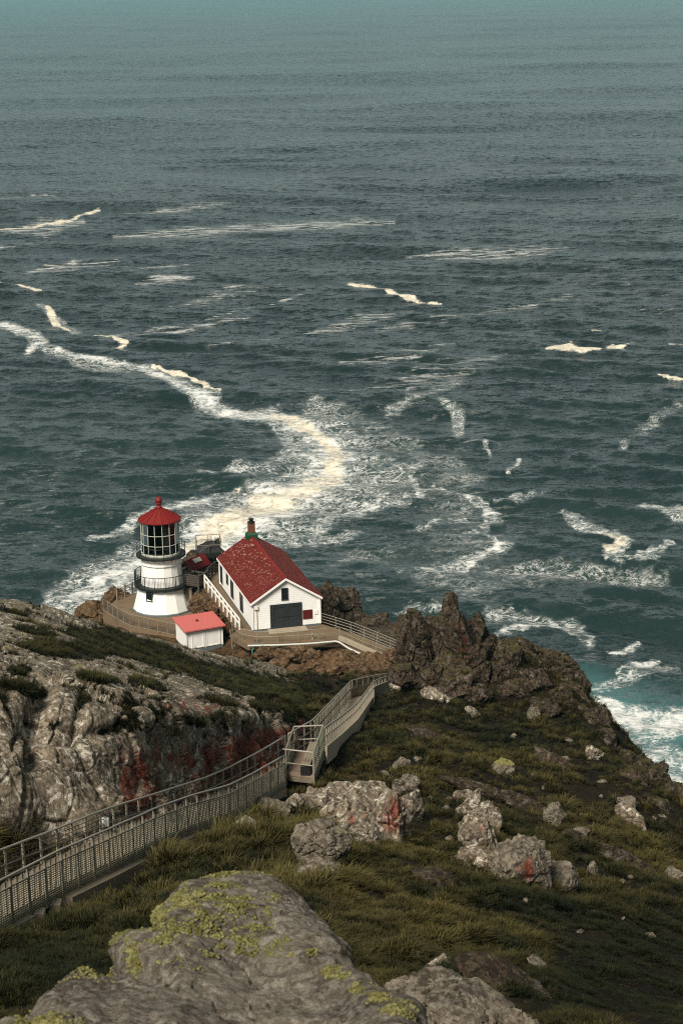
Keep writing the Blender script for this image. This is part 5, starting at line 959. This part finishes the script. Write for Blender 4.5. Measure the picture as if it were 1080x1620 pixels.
STB, nearB, farB = flight(NEAR_B, FAR_B, 'upper flight of the stairway running down from the landing to the crag', upper=True)
ib = [int(np.argmin(np.abs(proj(nearB)[0]-x))) for x in (516, 590, 632)]
footing(STB, nearB, ib[0], ib[1]+1, -.22, .62, .12, 'side_wall'); footing(STB, nearB, ib[1]+1, ib[2]+1, -.75, .5, .08, 'bend_panel')
jb = [int(np.argmin(np.abs(proj(farB)[0]-x))) for x in (556, 632)]; footing(STB, offset(farB, .03), jb[0], jb[1]+1, -.55, .4, .06, 'back_panel')
# ================================================================= LANDING
l0 = LAND[0]; LD = empty('landing', Vector(l0), 'railed viewing landing with a bench where the two stair flights meet', 'landing'); Lq = [Vector(q-l0) for q in LAND]
A, B, Cc, Dd = Lq
n = 15
for i in range(n):
    t0, t1 = i/n+.004, (i+1)/n-.004; a, d, b2, c = A.lerp(Dd, t0), A.lerp(Dd, t1), B.lerp(Cc, t0), B.lerp(Cc, t1)
    MB().add([(*v.xy, v.z-.06) for v in (a, b2, c, d)]+[(*v.xy, v.z) for v in (a, b2, c, d)], [(3, 2, 1, 0), (4, 5, 6, 7), (0, 1, 5, 4), (1, 2, 6, 5), (2, 3, 7, 6), (3, 0, 4, 7)]).build('plank', M['plank'], LD)
for p, q in ((A, B), (B, Cc), (Cc, Dd), (Dd, A)): MB().bar(p+Vector((0, 0, -.17)), q+Vector((0, 0, -.17)), .10, .18).build('joist', M['wood_pale'], LD)
up = Vector((0, 0, 1.12)); mid = Vector((0, 0, .52)); posts = [A, B, A.lerp(Dd, .5), B.lerp(Cc, .5), Cc, Dd]
for p in posts: MB().bar(p+Vector((0, 0, -.5)), p+up, .065, .065).build('post', M['steel'], LD)
for p in (A, B, Cc, Dd): MB().box(p+Vector((0, .1, -.9)), (.14, .14, 1.5)).build('leg', M['wood'], LD)
for p, q, e in ((A, B, .12), (B, Cc, 0), (Cc, Dd, 0), (Dd, A, 0)):
    d = (q-p).normalized()*e
    MB().tube([p+up-d, q+up], .034, 8).build('handrail', M['steel'], LD); MB().tube([p+mid, q+mid], .026, 8).build('mid_rail', M['steel_dull'], LD)
ms = MB()
for k in range(11): h = Vector((0, 0, -.05+.105*k)); ms.bar(B+h, Cc+h, .03, .035)
for t in np.linspace(0, 1, 15): ms.bar(B.lerp(Cc, t), B.lerp(Cc, t)+Vector((0, 0, 1.05)), .024, .024)
for k in range(6): h = Vector((0, 0, -.05+.12*k)); ms.bar(A.lerp(Dd, .25)+h, Dd+h, .03, .03)
o = ms.build('wire_mesh', M['mesh'], LD); o['kind'] = 'stuff'
BN = empty('bench', Vector(l0)+B.lerp(Cc, .06)+Vector((-.26, 0, 0)), 'narrow pale timber bench along the right side of the landing', 'bench'); bd = (Cc-B); bl = bd.length
Mr = Matrix.Rotation(math.atan2(bd.y, bd.x), 4, 'Z')
for j in range(3): MB(Mr).box((bl*.43, .0+.13*j-.02, .44), (bl*.86, .12, .05)).build('seat_slat', M['wood_pale'], BN)
MB(Mr).box((.03, .11, .21), (.06, .40, .41)).build('end_panel', M['dark'], BN); MB(Mr).box((bl*.8, .11, .21), (.06, .40, .41)).build('end_panel', M['dark'], BN)
# ================================================================= GRASS
def tuft(seed, nb, spread, bend):
    rg = np.random.default_rng(seed); V = []; F = []; T_ = []
    for i in range(nb):
        az = rg.uniform(0, 6.28); r = spread*math.sqrt(rg.random()); x, y = r*math.cos(az), r*math.sin(az); a2 = az+rg.normal(0, .7); h = rg.uniform(.55, 1.05); ln = bend*rg.uniform(.3, 1.1)+.25*r
        wd = rg.uniform(.016, .032); d = np.array([math.cos(a2)*.8+.28, math.sin(a2)*.8-.22]); t = np.array([-d[1], d[0]])/np.linalg.norm(d); b = len(V); s0 = rg.uniform(.0, .25); s1 = rg.uniform(.45, 1.)
        for q, wq in ((0, 1.), (.45, .85), (.8, .55)):
            c = np.array([x, y])+d*ln*q*q; z = h*(q-.22*bend*q*q)
            V += [(*(c-t*wd*wq), z), (*(c+t*wd*wq), z)]; T_ += [s0+(s1-s0)*q]*2
        c = np.array([x, y])+d*ln; V.append((*c, h*(1-.30*bend))); T_.append(s1)
        F += [(b, b+1, b+3, b+2), (b+2, b+3, b+5, b+4), (b+4, b+5, b+6)]
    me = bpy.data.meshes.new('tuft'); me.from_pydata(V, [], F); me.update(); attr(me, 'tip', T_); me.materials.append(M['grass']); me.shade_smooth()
    return bpy.data.objects.new('grass_tuft', me)
tc = bpy.data.collections.new('grass_tufts')
for k in range(6): tc.objects.link(tuft(60+k, [26, 30, 22, 34, 20, 26][k], [.16, .24, .14, .3, .12, .2][k], [.5, .8, .35, .9, .6, 1.][k]))
def grass(name, pts, scale, tint, label):
    n = len(pts); me = bpy.data.meshes.new(name); me.vertices.add(n); me.vertices.foreach_set('co', np.asarray(pts, np.float32).ravel())
    rg = np.random.default_rng(n)
    attr(me, 'tint', tint); attr(me, 'size', scale); attr(me, 'spin', rg.uniform(-.9, .9, n)); attr(me, 'leanx', rg.normal(0, .14, n)); attr(me, 'leany', rg.normal(.0, .14, n))
    t = me.attributes.new('pick', 'INT', 'POINT'); t.data.foreach_set('value', rg.integers(0, 6, n).astype(np.int32))
    o = link(name, me); tag(o, label, None, None, 'stuff')
    g = bpy.data.node_groups.new(name+'_nodes', 'GeometryNodeTree'); g.interface.new_socket('Geometry', in_out='INPUT', socket_type='NodeSocketGeometry'); g.interface.new_socket('Geometry', in_out='OUTPUT', socket_type='NodeSocketGeometry')
    gi, go = g.nodes.new('NodeGroupInput'), g.nodes.new('NodeGroupOutput'); ci = g.nodes.new('GeometryNodeCollectionInfo'); ci.inputs['Collection'].default_value = tc; ci.inputs['Separate Children'].default_value = True; ci.inputs['Reset Children'].default_value = True
    ip = g.nodes.new('GeometryNodeInstanceOnPoints'); ip.inputs['Pick Instance'].default_value = True
    def na(nm, ty='FLOAT'): q = g.nodes.new('GeometryNodeInputNamedAttribute'); q.data_type = ty; q.inputs['Name'].default_value = nm; return q.outputs[0]
    cx = g.nodes.new('ShaderNodeCombineXYZ'); g.links.new(na('leanx'), cx.inputs[0]); g.links.new(na('leany'), cx.inputs[1]); g.links.new(na('spin'), cx.inputs[2])
    er = g.nodes.new('FunctionNodeEulerToRotation'); g.links.new(cx.outputs[0], er.inputs[0])
    L = g.links.new; L(gi.outputs[0], ip.inputs['Points']); L(ci.outputs[0], ip.inputs['Instance']); L(na('pick', 'INT'), ip.inputs['Instance Index']); L(er.outputs[0], ip.inputs['Rotation']); L(na('size'), ip.inputs['Scale']); L(ip.outputs[0], go.inputs[0])
    md = o.modifiers.new('grass', 'NODES'); md.node_group = g
def scatter():
    rg = np.random.default_rng(9); n = 440000
    u = rg.uniform(0, len(TC)-1.01, n); v = rg.uniform(0, len(TD)-1.01, n); i, j = v.astype(int), u.astype(int); a, b = v-i, u-j
    def bl(Aa): return (Aa[i, j]*(1-a)+Aa[i+1, j]*a)*(1-b)+(Aa[i, j+1]*(1-a)+Aa[i+1, j+1]*a)*b
    y = bl(TY); x = bl(TX); z = bl(TZ); bare = bl(TBARE)
    p = np.stack([x, y, z], -1); px, py = proj(p)
    ok = (px > -70)&(px < 1420)&(py < 1720)&(y > 16)&(y < 158)
    clump = fbm(p/1.5, 3, 61); big = fbm(p/7, 3, 67)
    tus = fbm(p/.8, 3, 71); keep = ok & (rg.random(n) < np.clip((1.1-bare*1.15)*sstep(-.36, .16, tus+.5*clump)*1.25, 0, 1))
    # nothing on the big outcrop's flank or the foreground stone (those surfaces carry their own)
    keep &= ~((px < 470)&(py < 1180)&(y < 150)&(px < 400+0*px))
    p, y, px, py, clump, big, tus = p[keep], y[keep], px[keep], py[keep], clump[keep], big[keep], tus[keep]; m = len(p)
    dry_shade = np.clip(.34+.75*big+.55*clump+.35*tus+rg.normal(0, .17, m), 0, 1)
    low = .55*sstep(1330, 1480, py)*sstep(700, 1000, px)+np.exp(-((px-60)/190)**2-((py-1530)/75)**2)+.9*sstep(1440, 1540, py)*sstep(820, 960, px)*sstep(1640, 1560, py+(px-1000)*.1)  # dark low plants, with the shade of the lower corners painted into their tint
    dry_shade = np.clip(dry_shade*(1-.9*np.clip(low, 0, 1)), 0, 1)
    size = np.clip(.17+.95*np.clip(tus+.1, 0, 1)**1.3+.35*np.clip(clump+.1, 0, 1)+rg.normal(0, .08, m), .12, 1.25)*np.where(px > 520, .78, 1.)*np.interp(y, [15, 30, 50, 80, 130], [.55, .65, .95, 1.0, 1.05])*(1-.45*np.clip(low, 0, 1))
    grass('grass', p-np.array([0, 0, .03]), size, dry_shade, 'wind-combed green and straw grass tussocks over the headland')
    P_ = np.concatenate([s[0] for s in SURF]); Wt = np.concatenate([s[1] for s in SURF]); pick = rg.random(len(P_)) < .30*Wt; q = P_[pick]; m = len(q); cl = fbm(q/1.3, 3, 5)
    grass('shrub_cover', q-np.array([0, 0, .05]), np.clip(.30+.22*cl+rg.normal(0, .05, m), .12, .6), np.clip(.16+.5*cl+rg.normal(0, .12, m), 0, .8), 'low dark green plants growing on the top of the left outcrop')
scatter()

# ================================================================= AIR
hzb = MB().box((0, 11500, 62), (56000, 36000, 150)); hm = bpy.data.materials.new('haze'); hm.use_nodes = True; t = hm.node_tree; t.nodes.clear()
vo = t.nodes.new('ShaderNodeVolumePrincipled'); vo.inputs['Color'].default_value = (.32, .85, .92, 1); vo.inputs['Density'].default_value = 4.4e-5; ho_ = t.nodes.new('ShaderNodeOutputMaterial'); t.links.new(vo.outputs[0], ho_.inputs['Volume'])
tag(hzb.build('haze', hm), 'thin teal sea haze over the whole scene', None, None, 'stuff')
